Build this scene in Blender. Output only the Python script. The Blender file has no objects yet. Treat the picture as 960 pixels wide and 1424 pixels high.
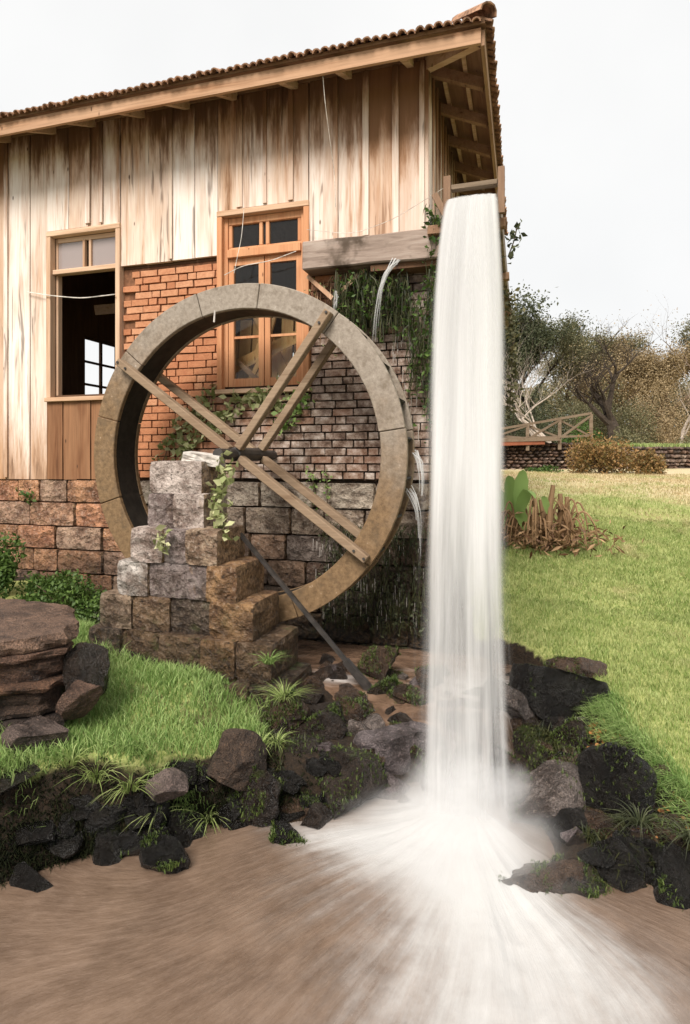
import bpy, bmesh, math, random
import numpy as np
from mathutils import Vector, Matrix, noise as mnoise

S = bpy.context.scene
COL = S.collection
R = math.radians
rnd = random.Random(7)

# ------------------------------------------------------------------ camera
cam_data = bpy.data.cameras.new('camera')
cam = bpy.data.objects.new('camera', cam_data)
COL.objects.link(cam)
cam.location = (0, 0, 2.05)
cam.rotation_euler = (R(90), 0, R(16.5))
cam_data.sensor_fit = 'VERTICAL'
cam_data.sensor_height = 36
cam_data.lens = 21.13
cam_data.shift_y = -0.0506
cam_data.clip_start = 0.05
cam_data.clip_end = 1500
S.camera = cam

# ------------------------------------------------------------------ light
SUN_EL, SUN_AZ = 48, -6          # azimuth: degrees left of the facade normal, behind the camera
world = bpy.data.worlds.new('World')
S.world = world
world.use_nodes = True
wn = world.node_tree
wn.nodes.clear()
w_out = wn.nodes.new('ShaderNodeOutputWorld')
w_bg = wn.nodes.new('ShaderNodeBackground')
w_sky = wn.nodes.new('ShaderNodeTexSky')
w_sky.sky_type = 'NISHITA'
w_sky.sun_disc = False
w_sky.sun_elevation = R(SUN_EL)
w_sky.sun_rotation = R(180 - SUN_AZ)
w_mix = wn.nodes.new('ShaderNodeMix')
w_mix.data_type = 'RGBA'
w_mix.inputs[0].default_value = 0.97       # an even cover of pale cloud over the sky
w_cl = wn.nodes.new('ShaderNodeTexNoise')
w_cl.inputs['Scale'].default_value = 2.4
w_cl.inputs['Detail'].default_value = 4
w_rmp = wn.nodes.new('ShaderNodeValToRGB')
w_rmp.color_ramp.elements[0].position = 0.3
w_rmp.color_ramp.elements[0].color = (4.12, 4.12, 4.09, 1)
w_rmp.color_ramp.elements[1].position = 0.7
w_rmp.color_ramp.elements[1].color = (4.55, 4.53, 4.47, 1)
wn.links.new(w_cl.outputs['Fac'], w_rmp.inputs['Fac'])
wn.links.new(w_sky.outputs['Color'], w_mix.inputs[6])
wn.links.new(w_rmp.outputs['Color'], w_mix.inputs[7])
wn.links.new(w_mix.outputs[2], w_bg.inputs['Color'])
wn.links.new(w_bg.outputs['Background'], w_out.inputs['Surface'])
w_bg.inputs['Strength'].default_value = 0.1

sun_data = bpy.data.lights.new('sun', 'SUN')
sun_data.energy = 2.5
sun_data.angle = R(26)
sun_data.color = (1.0, 0.93, 0.85)
sun = bpy.data.objects.new('sun', sun_data)
COL.objects.link(sun)
sun.location = (-4, -4, 12)
sun.rotation_euler = (R(90 - SUN_EL), 0, R(SUN_AZ))

S.view_settings.view_transform = 'Standard'
S.view_settings.look = 'None'
S.view_settings.exposure = 1.17
S.view_settings.gamma = 1.0
S.render.engine = 'CYCLES'
S.cycles.use_denoising = True
S.cycles.max_bounces = 10
S.cycles.transparent_max_bounces = 24
S.cycles.volume_bounces = 4
S.cycles.volume_step_rate = 2.0

# ------------------------------------------------------------------ node helpers
class NT:
    def __init__(s, name):
        s.m = bpy.data.materials.new(name)
        s.m.use_nodes = True
        s.t = s.m.node_tree
        s.t.nodes.clear()
        s.out = s.t.nodes.new('ShaderNodeOutputMaterial')
    def n(s, typ, ins=None, **props):
        nd = s.t.nodes.new('ShaderNode' + typ)
        for k, v in props.items():
            setattr(nd, k, v)
        for k, v in (ins or {}).items():
            s.set(nd.inputs[k], v)
        return nd
    def set(s, inp, v):
        if isinstance(v, bpy.types.NodeSocket):
            s.t.links.new(v, inp)
        else:
            if isinstance(v, (tuple, list)) and len(v) == 3 and inp.type == 'RGBA':
                v = (*v, 1)
            inp.default_value = v
    def pos(s):
        return s.n('NewGeometry').outputs['Position']
    def nrm(s):
        return s.n('NewGeometry').outputs['Normal']
    def rand(s):
        return s.n('ObjectInfo').outputs['Random']
    def ocol(s):
        return s.n('ObjectInfo').outputs['Color']
    def island(s):
        return s.n('NewGeometry').outputs['Random Per Island']
    def attr(s, name):
        return s.n('Attribute', attribute_name=name).outputs['Fac']
    def xyz(s, v):
        return s.n('SeparateXYZ', {0: v}).outputs
    def vm(s, a, b, op='MULTIPLY'):
        return s.n('VectorMath', {0: a, 1: b}, operation=op).outputs[0]
    def ma(s, op, a, b=0.0, clamp=False):
        return s.n('Math', {0: a, 1: b}, operation=op, use_clamp=clamp).outputs[0]
    def off(s, v, k=37.0):
        r = s.ma('MULTIPLY', s.rand(), k)
        c = s.n('CombineXYZ', {0: r, 1: r, 2: r}).outputs[0]
        return s.vm(v, c, 'ADD')
    def noise(s, v, scale=1.0, detail=4.0, rough=0.55, dist=0.0):
        return s.n('TexNoise', {'Vector': v, 'Scale': scale, 'Detail': detail, 'Roughness': rough, 'Distortion': dist}).outputs['Fac']
    def vor(s, v, scale=1.0, feature='F1'):
        return s.n('TexVoronoi', {'Vector': v, 'Scale': scale}, feature=feature).outputs['Distance']
    def ramp(s, f, stops):
        nd = s.n('ValToRGB', {0: f})
        cr = nd.color_ramp
        while len(cr.elements) < len(stops):
            cr.elements.new(0.5)
        for e, (p, c) in zip(cr.elements, stops):
            e.position = p
            e.color = (*c, 1) if isinstance(c, (tuple, list)) else (c, c, c, 1)
        return nd.outputs[0]
    def mr(s, f, a, b, c=0.0, d=1.0):
        return s.n('MapRange', {0: f, 1: a, 2: b, 3: c, 4: d}, interpolation_type='SMOOTHSTEP').outputs[0]
    def mix(s, f, a, b, blend='MIX'):
        nd = s.n('Mix', data_type='RGBA', blend_type=blend)
        s.set(nd.inputs[0], f); s.set(nd.inputs[6], a); s.set(nd.inputs[7], b)
        return nd.outputs[2]
    def bump(s, h, strength=0.5, dist=0.02):
        return s.n('Bump', {'Strength': strength, 'Distance': dist, 'Height': h}).outputs[0]
    def pbr(s, col, rough=0.8, normal=None, spec=0.3, **kw):
        ins = {'Base Color': col, 'Roughness': rough, 'Specular IOR Level': spec}
        if normal is not None:
            ins['Normal'] = normal
        ins.update(kw)
        b = s.n('BsdfPrincipled', ins)
        s.t.links.new(b.outputs[0], s.out.inputs[0])
        return s.m

MT = {}

def wood(name, pale, mid, dark, top_stain=False, rough=0.85, axis=2, amount=0.5):
    k = NT(name)
    sc = [9.0, 9.0, 9.0]; sc[axis] = 0.55
    p = k.off(k.pos())
    g = k.noise(k.vm(p, tuple(sc)), 1.0, 6, 0.62, 0.35)
    sc2 = [60.0, 60.0, 60.0]; sc2[axis] = 2.2
    f = k.noise(k.vm(p, tuple(sc2)), 1.0, 4, 0.6)
    sc3 = [3.2, 3.2, 3.2]; sc3[axis] = 0.8
    b = k.noise(k.vm(p, tuple(sc3)), 1.0, 3, 0.6)
    r = k.rand()
    if top_stain:
        r2 = k.ma('FRACT', k.ma('MULTIPLY', r, 7.31))
        pale = k.mix(1.0, pale, k.ramp(r2, [(0.0, (1.12, 1.14, 1.16)), (0.4, (1.0, 0.98, 0.96)), (0.7, (0.92, 0.80, 0.70)), (1.0, (1.05, 1.03, 1.02))]), 'MULTIPLY')
    c = k.mix(k.mr(g, 0.46, 0.76), pale, mid)
    c = k.mix(k.ma('MULTIPLY', k.mr(b, 0.48, 0.70), amount), c, mid)
    c = k.mix(k.ma('MULTIPLY', k.mr(g, 0.60, 0.78), 0.75), c, dark)
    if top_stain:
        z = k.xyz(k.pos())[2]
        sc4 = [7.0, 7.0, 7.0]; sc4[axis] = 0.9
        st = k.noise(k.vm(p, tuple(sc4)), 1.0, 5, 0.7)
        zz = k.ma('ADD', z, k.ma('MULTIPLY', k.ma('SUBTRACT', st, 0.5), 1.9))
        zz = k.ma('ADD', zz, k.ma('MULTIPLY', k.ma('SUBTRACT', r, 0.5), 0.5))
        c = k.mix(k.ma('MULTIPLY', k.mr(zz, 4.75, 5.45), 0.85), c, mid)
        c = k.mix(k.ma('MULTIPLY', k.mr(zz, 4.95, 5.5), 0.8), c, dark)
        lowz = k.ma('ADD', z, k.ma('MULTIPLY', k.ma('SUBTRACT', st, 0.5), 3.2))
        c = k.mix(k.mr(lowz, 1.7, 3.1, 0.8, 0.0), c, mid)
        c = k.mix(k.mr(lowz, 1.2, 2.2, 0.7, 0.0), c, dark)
        # run-off streaks with an outline of their own
        sc5 = [16.0, 16.0, 16.0]; sc5[axis] = 1.1
        sk = k.noise(k.vm(p, tuple(sc5)), 1.0, 3, 0.6, 0.5)
        c = k.mix(k.ma('MULTIPLY', k.mr(sk, 0.59, 0.68), 0.6), c, dark)
    c = k.mix(0.22, c, k.ramp(f, [(0.3, 0.12), (0.7, 0.9)]), 'OVERLAY')
    kn = k.vor(k.vm(p, (7.0, 7.0, 2.6)), 1.0)
    c = k.mix(k.mr(kn, 0.035, 0.085, 0.85, 0.0), c, dark)
    c = k.mix(k.mr(r, 0.25, 1.0, 0.0, 0.38), c, mid, 'MIX')
    h = k.ma('ADD', f, k.ma('MULTIPLY', g, 0.8))
    return k.pbr(c, rough, k.bump(h, 0.55, 0.006))

MT['plank'] = wood('weathered_plank', (0.68, 0.595, 0.525), (0.37, 0.185, 0.085), (0.05, 0.022, 0.011), True, amount=0.4)
MT['plank_brown'] = wood('brown_plank', (0.25, 0.125, 0.062), (0.13, 0.05, 0.02), (0.02, 0.011, 0.007), amount=0.9)
MT['trim'] = wood('trim_wood', (0.60, 0.42, 0.29), (0.38, 0.21, 0.11), (0.07, 0.035, 0.02), axis=0)
MT['fascia'] = wood('fascia_wood', (0.44, 0.27, 0.165), (0.27, 0.13, 0.06), (0.06, 0.028, 0.015), axis=0)
MT['trim_v'] = wood('trim_wood_upright', (0.55, 0.38, 0.26), (0.36, 0.19, 0.10), (0.07, 0.035, 0.02), axis=2)
MT['orange'] = wood('orange_window_wood', (0.56, 0.29, 0.15), (0.43, 0.165, 0.07), (0.12, 0.045, 0.02), axis=2, amount=0.5)
MT['rafter'] = wood('rafter_wood', (0.34, 0.21, 0.13), (0.19, 0.10, 0.055), (0.035, 0.02, 0.012), axis=1)
MT['rafter_dark'] = wood('dark_post_wood', (0.24, 0.15, 0.095), (0.13, 0.07, 0.04), (0.03, 0.018, 0.011), axis=2)
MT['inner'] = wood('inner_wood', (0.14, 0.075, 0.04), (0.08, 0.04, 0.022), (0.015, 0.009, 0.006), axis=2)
MT['yellow_wood'] = wood('sawn_yellow_wood', (0.80, 0.54, 0.27), (0.64, 0.37, 0.15), (0.2, 0.1, 0.04), axis=2)
MT['fence'] = wood('fence_wood', (0.19, 0.14, 0.095), (0.12, 0.08, 0.05), (0.04, 0.025, 0.016), axis=0)
MT['red_wood'] = wood('red_board', (0.30, 0.10, 0.05), (0.18, 0.06, 0.03), (0.05, 0.02, 0.014), axis=0)

def m_beam():
    k = NT('old_wet_beam')
    p = k.pos()
    g = k.noise(k.vm(p, (1.5, 14, 14)), 1.0, 6, 0.65, 0.4)
    b = k.noise(p, 3.0, 4, 0.6)
    c = k.ramp(g, [(0.3, (0.12, 0.085, 0.065)), (0.5, (0.27, 0.205, 0.165)), (0.72, (0.40, 0.33, 0.28))])
    c = k.mix(k.mr(b, 0.50, 0.66, 0, 0.9), c, (0.05, 0.032, 0.018))
    return k.pbr(c, 0.75, k.bump(g, 0.6, 0.012))
MT['beam'] = m_beam()

def m_brick():
    k = NT('brick')
    p = k.pos()
    q = k.off(p)
    x, y, z = k.xyz(p)
    r = k.rand()
    c = k.ramp(r, [(0.0, (0.38, 0.15, 0.07)), (0.35, (0.46, 0.21, 0.105)), (0.7, (0.53, 0.27, 0.15)), (1.0, (0.44, 0.18, 0.085))])
    g = k.noise(q, 22, 5, 0.65)
    c = k.mix(k.mr(g, 0.35, 0.75, 0.0, 0.5), c, (0.30, 0.10, 0.045))
    # algae and lime where water runs down the wall below the old flume
    n = k.noise(p, 2.0, 4, 0.6)
    wv = k.ma('ADD', k.ma('MULTIPLY', k.ma('ADD', x, 2.95), 0.75), k.ma('MULTIPLY', k.ma('SUBTRACT', 3.15, z), 0.55))
    wv = k.ma('ADD', wv, k.ma('MULTIPLY', k.ma('SUBTRACT', n, 0.5), 1.7))
    wet = k.mr(wv, 0.15, 0.95)
    e = k.noise(q, 9, 5, 0.7)
    wc = k.ramp(e, [(0.33, (0.03, 0.022, 0.017)), (0.44, (0.15, 0.105, 0.08)), (0.55, (0.33, 0.265, 0.22)), (0.68, (0.60, 0.53, 0.475))])
    wc = k.mix(k.mr(r, 0.6, 1.0, 0.0, 0.45), wc, (0.24, 0.115, 0.065))
    c = k.mix(k.ma('MULTIPLY', wet, 0.9), c, wc)
    rough = k.mr(wet, 0, 1, 0.85, 0.30)
    return k.pbr(c, rough, k.bump(k.ma('ADD', g, e), 0.6, 0.012))
MT['brick'] = m_brick()

def m_mortar():
    k = NT('mortar')
    p = k.pos()
    x, y, z = k.xyz(p)
    g = k.noise(p, 18, 4, 0.6)
    c = k.ramp(g, [(0.3, (0.012, 0.009, 0.006)), (0.7, (0.06, 0.034, 0.021))])
    n = k.noise(p, 2.0, 4, 0.6)
    wv = k.ma('ADD', k.ma('MULTIPLY', k.ma('ADD', x, 2.95), 0.75), k.ma('MULTIPLY', k.ma('SUBTRACT', 3.15, z), 0.55))
    wv = k.ma('ADD', wv, k.ma('MULTIPLY', k.ma('SUBTRACT', n, 0.5), 1.2))
    c = k.mix(k.mr(wv, -0.25, 0.35, 0.9, 0.0), c, k.ramp(g, [(0.3, (0.10, 0.042, 0.02)), (0.7, (0.26, 0.12, 0.06))]))
    return k.pbr(c, 0.9, k.bump(g, 0.5, 0.01))
MT['mortar'] = m_mortar()

def m_stone(name, wetness, tint=True):
    k = NT(name)
    p = k.pos()
    q = k.off(p)
    g = k.noise(q, 5.5, 6, 0.66, 0.3)
    f = k.noise(q, 34, 5, 0.7)
    cr = k.vor(k.vm(q, (1, 1, 1.5)), 9.0)
    base = k.ocol() if tint else (0.35, 0.2, 0.11)
    c = k.mix(k.mr(g, 0.34, 0.68), k.mix(1.0, base, (0.30, 0.24, 0.21), 'MULTIPLY'), base)
    c = k.mix(k.mr(f, 0.48, 0.72, 0.0, 0.5), c, k.mix(0.55, base, (0.75, 0.68, 0.6)))
    c = k.mix(k.mr(f, 0.32, 0.46, 0.85, 0.0), c, (0.025, 0.017, 0.012))
    # orange-brown mixed in on faces turned to +X, broken by noise
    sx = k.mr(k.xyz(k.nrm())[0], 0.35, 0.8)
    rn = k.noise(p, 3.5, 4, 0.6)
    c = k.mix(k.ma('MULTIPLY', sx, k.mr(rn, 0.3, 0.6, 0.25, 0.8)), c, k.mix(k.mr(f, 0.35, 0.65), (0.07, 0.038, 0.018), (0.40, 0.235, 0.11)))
    # damp and moss close to the stream
    x, y, z = k.xyz(p)
    n = k.noise(p, 2.6, 5, 0.62)
    lo = k.ma('SUBTRACT', z, k.ma('MULTIPLY', k.ma('SUBTRACT', n, 0.5), 1.3))
    d = k.mr(lo, 0.45, 1.40, 1.0, 0.0)
    c = k.mix(k.ma('MULTIPLY', d, wetness), c, k.mix(k.mr(f, 0.4, 0.65), (0.010, 0.008, 0.006), (0.075, 0.045, 0.021)))
    ms = k.noise(p, 6.5, 5, 0.66)
    up = k.mr(k.xyz(k.nrm())[2], -0.2, 0.8)
    mo = k.ma('MULTIPLY', k.ma('MULTIPLY', k.mr(ms, 0.55, 0.66), d), k.ma('ADD', up, 0.25, True))
    c = k.mix(k.ma('MULTIPLY', mo, 0.85), c, (0.045, 0.062, 0.012))
    rough = k.mr(d, 0, 1, 0.72, 0.32)
    h = k.ma('ADD', k.ma('MULTIPLY', g, 1.4), k.ma('ADD', f, k.ma('MULTIPLY', cr, 0.9)))
    return k.pbr(c, rough, k.bump(h, 1.0, 0.05), 0.45)
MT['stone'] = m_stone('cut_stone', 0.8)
MT['stone_wet'] = m_stone('wet_cut_stone', 0.95)

def m_rock(name, moss=0.5, rough=0.3):
    k = NT(name)
    p = k.pos()
    q = k.off(p)
    g = k.noise(q, 6, 6, 0.68, 0.4)
    f = k.noise(q, 42, 4, 0.7)
    base = k.ocol()
    c = k.mix(k.mr(g, 0.33, 0.66), k.mix(1.0, base, (0.22, 0.19, 0.17), 'MULTIPLY'), base)
    c = k.mix(k.mr(f, 0.52, 0.74, 0.0, 0.6), c, k.mix(1.0, base, (2.0, 1.9, 1.8), 'MULTIPLY'))
    f3 = k.noise(q, 120, 3, 0.7)
    c = k.mix(0.8, c, k.ramp(f3, [(0.35, 0.35), (0.5, 0.9), (0.68, 1.9)]), 'MULTIPLY')
    up = k.xyz(k.nrm())[2]
    ms = k.noise(p, 7.5, 5, 0.66)
    mm = k.ma('ADD', ms, k.ma('MULTIPLY', up, 0.06))
    th = 0.76 - 0.20 * moss
    mk = k.mr(mm, th, th + 0.16)
    mc = k.ramp(f, [(0.3, (0.010, 0.014, 0.004)), (0.65, (0.05, 0.058, 0.014))])
    c = k.mix(k.ma('MULTIPLY', mk, 0.92 if moss > 0 else 0.0), c, mc)
    rg = k.mr(g, 0.3, 0.7, rough, rough + 0.3)
    h = k.ma('ADD', k.ma('ADD', k.ma('MULTIPLY', g, 1.5), f), k.ma('MULTIPLY', f3, 0.35))
    return k.pbr(c, rg, k.bump(h, 1.0, 0.04), 0.45)
MT['rock'] = m_rock('wet_rock', 0.25, 0.10)
MT['rock_moss'] = m_rock('mossy_rock', 0.95, 0.2)
MT['rock_dry'] = m_rock('bare_rock', 0.0, 0.5)

def m_wheel():
    k = NT('wheel_rim')
    p = k.pos()
    x, y, z = k.xyz(p)
    n = k.noise(p, 2.2, 5, 0.62)
    f = k.noise(k.off(p), 26, 5, 0.68)
    s = k.ma('ADD', k.ma('SUBTRACT', 2.75, z), k.ma('MULTIPLY', k.ma('SUBTRACT', n, 0.5), 2.4))
    s = k.ma('SUBTRACT', s, k.ma('MULTIPLY', k.ma('ADD', x, 2.33), 0.35))
    c = k.ramp(f, [(0.3, (0.19, 0.155, 0.12)), (0.7, (0.325, 0.28, 0.23))])
    oc = k.ramp(f, [(0.3, (0.095, 0.056, 0.025)), (0.7, (0.235, 0.145, 0.07))])
    c = k.mix(k.mr(s, -0.5, 0.9, 0.0, 0.95), c, oc)
    c = k.mix(k.mr(f, 0.66, 0.74, 0, 0.5), c, (0.6, 0.56, 0.5))
    c = k.mix(k.mr(k.noise(p, 7, 5, 0.68), 0.50, 0.72, 0, 0.6), c, (0.10, 0.07, 0.042))
    return k.pbr(c, 0.6, k.bump(f, 0.5, 0.008))
MT['rim'] = m_wheel()
MT['spoke'] = wood('spoke_wood', (0.27, 0.195, 0.13), (0.165, 0.105, 0.062), (0.04, 0.028, 0.018), axis=0)

def m_plain(name, col, rough=0.6, var=0.4, scale=14, metal=0.0, spec=0.3):
    k = NT(name)
    q = k.off(k.pos())
    g = k.noise(q, scale, 5, 0.65)
    c = k.mix(k.mr(g, 0.3, 0.7), tuple(v * (1 - var) for v in col), tuple(min(1, v * (1 + var)) for v in col))
    return k.pbr(c, rough, k.bump(g, 0.4, 0.008), spec, Metallic=metal)
MT['sole'] = m_plain('tarred_boards', (0.018, 0.015, 0.012), 0.6)
MT['iron'] = m_plain('dark_iron', (0.035, 0.03, 0.027), 0.45, spec=0.5)
MT['plaster'] = m_plain('lime_plaster', (0.46, 0.42, 0.38), 0.8)
MT['tile'] = m_plain('clay_tile', (0.30, 0.17, 0.105), 0.85, 0.6, 20)
MT['soil'] = m_plain('room_floor', (0.10, 0.06, 0.035), 0.9)
MT['cable'] = m_plain('cable', (0.62, 0.58, 0.52), 0.5)
MT['bark_dark'] = m_plain('dark_bark', (0.045, 0.033, 0.024), 0.9)
MT['bark_pale'] = m_plain('pale_bark', (0.36, 0.30, 0.245), 0.9)
MT['bark_twig'] = m_plain('twig_bark', (0.24, 0.17, 0.115), 0.9)
MT['bark'] = m_plain('brown_bark', (0.13, 0.09, 0.06), 0.9)

def m_leaf(name, c0, c1, trans=0.25, rough=0.55):
    k = NT(name)
    i = k.island()
    n = k.noise(k.pos(), 3.0, 3, 0.6)
    c = k.mix(k.ma('ADD', k.ma('MULTIPLY', i, 0.75), k.ma('MULTIPLY', k.ma('SUBTRACT', n, 0.5), 0.9), True), c0, c1)
    b = k.n('BsdfPrincipled', {'Base Color': c, 'Roughness': rough, 'Specular IOR Level': 0.3})
    t = k.n('BsdfTranslucent', {'Color': c})
    m = k.n('MixShader', {0: trans, 1: b.outputs[0], 2: t.outputs[0]})
    k.t.links.new(m.outputs[0], k.out.inputs[0])
    return k.m
MT['grass'] = m_leaf('grass_blades', (0.13, 0.24, 0.05), (0.46, 0.56, 0.22), 0.35)
def m_lawn():
    k = NT('lawn_blades')
    i = k.island(); p = k.pos()
    y = k.xyz(p)[1]
    n = k.noise(p, 1.3, 5, 0.65)
    f = k.noise(p, 5.5, 3, 0.6)
    c = k.mix(k.ma('ADD', k.ma('MULTIPLY', i, 0.7), k.ma('MULTIPLY', k.ma('SUBTRACT', f, 0.5), 1.2), True), (0.19, 0.27, 0.065), (0.56, 0.58, 0.26))
    d = k.ma('ADD', k.mr(y, 6.5, 14.0, 0.0, 0.68), k.ma('MULTIPLY', k.ma('SUBTRACT', n, 0.5), 2.2))
    c = k.mix(k.mr(d, 0.1, 0.8, 0.0, 0.9), c, k.mix(i, (0.38, 0.29, 0.15), (0.70, 0.56, 0.36)))
    b = k.n('BsdfPrincipled', {'Base Color': c, 'Roughness': 0.6, 'Specular IOR Level': 0.2})
    t = k.n('BsdfTranslucent', {'Color': c})
    m = k.n('MixShader', {0: 0.3, 1: b.outputs[0], 2: t.outputs[0]})
    k.t.links.new(m.outputs[0], k.out.inputs[0])
    return k.m
MT['lawn'] = m_lawn()
MT['grass_pale'] = m_leaf('pale_grass', (0.20, 0.28, 0.07), (0.50, 0.55, 0.24), 0.3)
MT['leaf'] = m_leaf('leaf_green', (0.035, 0.075, 0.014), (0.12, 0.19, 0.04))
MT['leaf_dark'] = m_leaf('leaf_dark', (0.03, 0.04, 0.017), (0.15, 0.16, 0.085))
MT['leaf_olive'] = m_leaf('leaf_olive', (0.075, 0.078, 0.035), (0.29, 0.26, 0.14))
MT['leaf_brown'] = m_leaf('leaf_brown', (0.19, 0.14, 0.07), (0.50, 0.38, 0.22))
MT['leaf_wood'] = m_leaf('leaf_wood', (0.10, 0.10, 0.05), (0.42, 0.35, 0.20))
MT['leaf_rust'] = m_leaf('leaf_rust', (0.12, 0.10, 0.03), (0.44, 0.24, 0.10))
MT['vine'] = m_leaf('vine_leaf', (0.17, 0.21, 0.06), (0.66, 0.64, 0.38))
MT['moss'] = m_leaf('moss_strand', (0.012, 0.019, 0.006), (0.085, 0.085, 0.028), 0.1)
MT['moss_green'] = m_leaf('moss_green', (0.025, 0.045, 0.008), (0.13, 0.17, 0.04), 0.15)
MT['moss_shade'] = m_leaf('moss_shade', (0.004, 0.006, 0.002), (0.026, 0.030, 0.010), 0.1)  # near black: shade of the overhung bank put into the moss colour
MT['dead'] = m_leaf('dead_leaf', (0.10, 0.048, 0.022), (0.50, 0.32, 0.17), 0.15)
MT['litter'] = m_leaf('litter', (0.10, 0.04, 0.012), (0.52, 0.24, 0.08), 0.15)
MT['big_leaf'] = m_leaf('broad_leaf', (0.24, 0.38, 0.11), (0.34, 0.46, 0.16), 0.4, 0.4)

def m_ground():
    k = NT('ground')
    p = k.pos()
    g = k.attr('grass')
    n = k.noise(p, 3.0, 5, 0.6)
    f = k.noise(p, 40, 4, 0.7)
    soil = k.ramp(f, [(0.3, (0.006, 0.0045, 0.003)), (0.7, (0.035, 0.021, 0.011))])  # soil taken near black, putting the left bank's shade into its colour
    x, y, z = k.xyz(p)
    wide = k.noise(k.vm(p, (0.5, 0.9, 0.5)), 1.0, 4, 0.6)
    gr = k.mix(k.mr(f, 0.3, 0.7), (0.20, 0.235, 0.06), (0.38, 0.39, 0.15))
    dry = k.ma('ADD', k.mr(y, 7.5, 14.0, 0.0, 0.68), k.ma('MULTIPLY', k.ma('SUBTRACT', wide, 0.5), 1.5))
    gr = k.mix(k.mr(dry, 0.15, 0.75, 0.0, 0.9), gr, k.mix(k.mr(f, 0.3, 0.7), (0.47, 0.37, 0.22), (0.62, 0.50, 0.33)))
    gr = k.mix(k.mr(n, 0.56, 0.74, 0.0, 0.6), gr, (0.21, 0.16, 0.07))
    c = k.mix(k.mr(g, 0.25, 0.75), soil, gr)
    return k.pbr(c, 0.9, k.bump(k.ma('ADD', f, n), 0.7, 0.03))
MT['ground'] = m_ground()

def m_pool():
    k = NT('pool_water')
    p = k.pos()
    fl = k.n('Attribute', attribute_name='flow').outputs['Vector']      # (angle about the splash, distance from it)
    de = k.attr('foam')
    n = k.noise(p, 3.5, 4, 0.6)
    f = k.noise(k.vm(p, (22, 12, 9)), 1.0, 5, 0.7, 0.6)
    a1 = k.noise(k.vm(fl, (6.0, 0.9, 1.0)), 1.0, 4, 0.6)
    a2 = k.noise(k.vm(fl, (20.0, 1.5, 1.0)), 1.0, 5, 0.6)
    a3 = k.noise(k.vm(p, (6, 6, 6)), 1.0, 6, 0.66)
    st = k.ma('ADD', k.ma('ADD', k.ma('MULTIPLY', a1, 0.33), k.ma('MULTIPLY', a2, 0.37)), k.ma('MULTIPLY', a3, 0.30))
    am = k.ma('MULTIPLY', k.mr(de, 0.0, 0.40, 0.25, 1.8), k.mr(de, 0.55, 1.0, 1.0, 0.45))
    am = k.ma('MULTIPLY', am, k.mr(k.xyz(fl)[1], 0.15, 1.0, 0.25, 1.0))
    fo = k.ma('ADD', de, k.ma('MULTIPLY', k.ma('SUBTRACT', st, 0.5), am))
    fo = k.ma('MULTIPLY', k.mr(fo, 0.02, 1.05), 0.96)
    c = k.mix(k.mr(n, 0.3, 0.7), (0.108, 0.071, 0.049), (0.158, 0.106, 0.074))
    fs = k.noise(k.vm(fl, (46.0, 7.0, 1.0)), 1.0, 6, 0.75)
    c = k.mix(k.mr(fs, 0.42, 0.72, 0.0, 0.32), c, (0.28, 0.20, 0.15))
    c = k.mix(k.mr(fs, 0.30, 0.45, 0.35, 0.0), c, (0.07, 0.04, 0.025))
    c = k.mix(fo, c, (0.46, 0.455, 0.445))
    rough = k.mr(fo, 0.0, 0.6, 0.12, 0.85)
    return k.pbr(c, rough, k.bump(k.ma('ADD', k.ma('MULTIPLY', a2, 1.5), k.ma('ADD', fs, n)), 0.30, 0.02), 0.45)
MT['pool'] = m_pool()

def m_creek():
    k = NT('creek_water')
    p = k.pos()
    n = k.noise(k.vm(p, (3.5, 9, 3)), 1.0, 5, 0.62, 0.6)
    c = k.mix(k.mr(n, 0.3, 0.7), (0.07, 0.042, 0.027), (0.19, 0.12, 0.08))
    fo = k.mr(k.ma('ADD', k.attr('foam'), k.ma('MULTIPLY', k.ma('SUBTRACT', n, 0.5), 0.9)), 0.35, 0.85)
    c = k.mix(k.ma('MULTIPLY', fo, 0.85), c, (0.42, 0.39, 0.37))
    n2 = k.noise(k.vm(p, (14, 8, 8)), 1.0, 4, 0.6, 0.5)
    return k.pbr(c, k.mr(fo, 0, 1, 0.08, 0.6), k.bump(k.ma('ADD', n, n2), 0.5, 0.03), 0.6)
MT['creek'] = m_creek()

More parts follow.
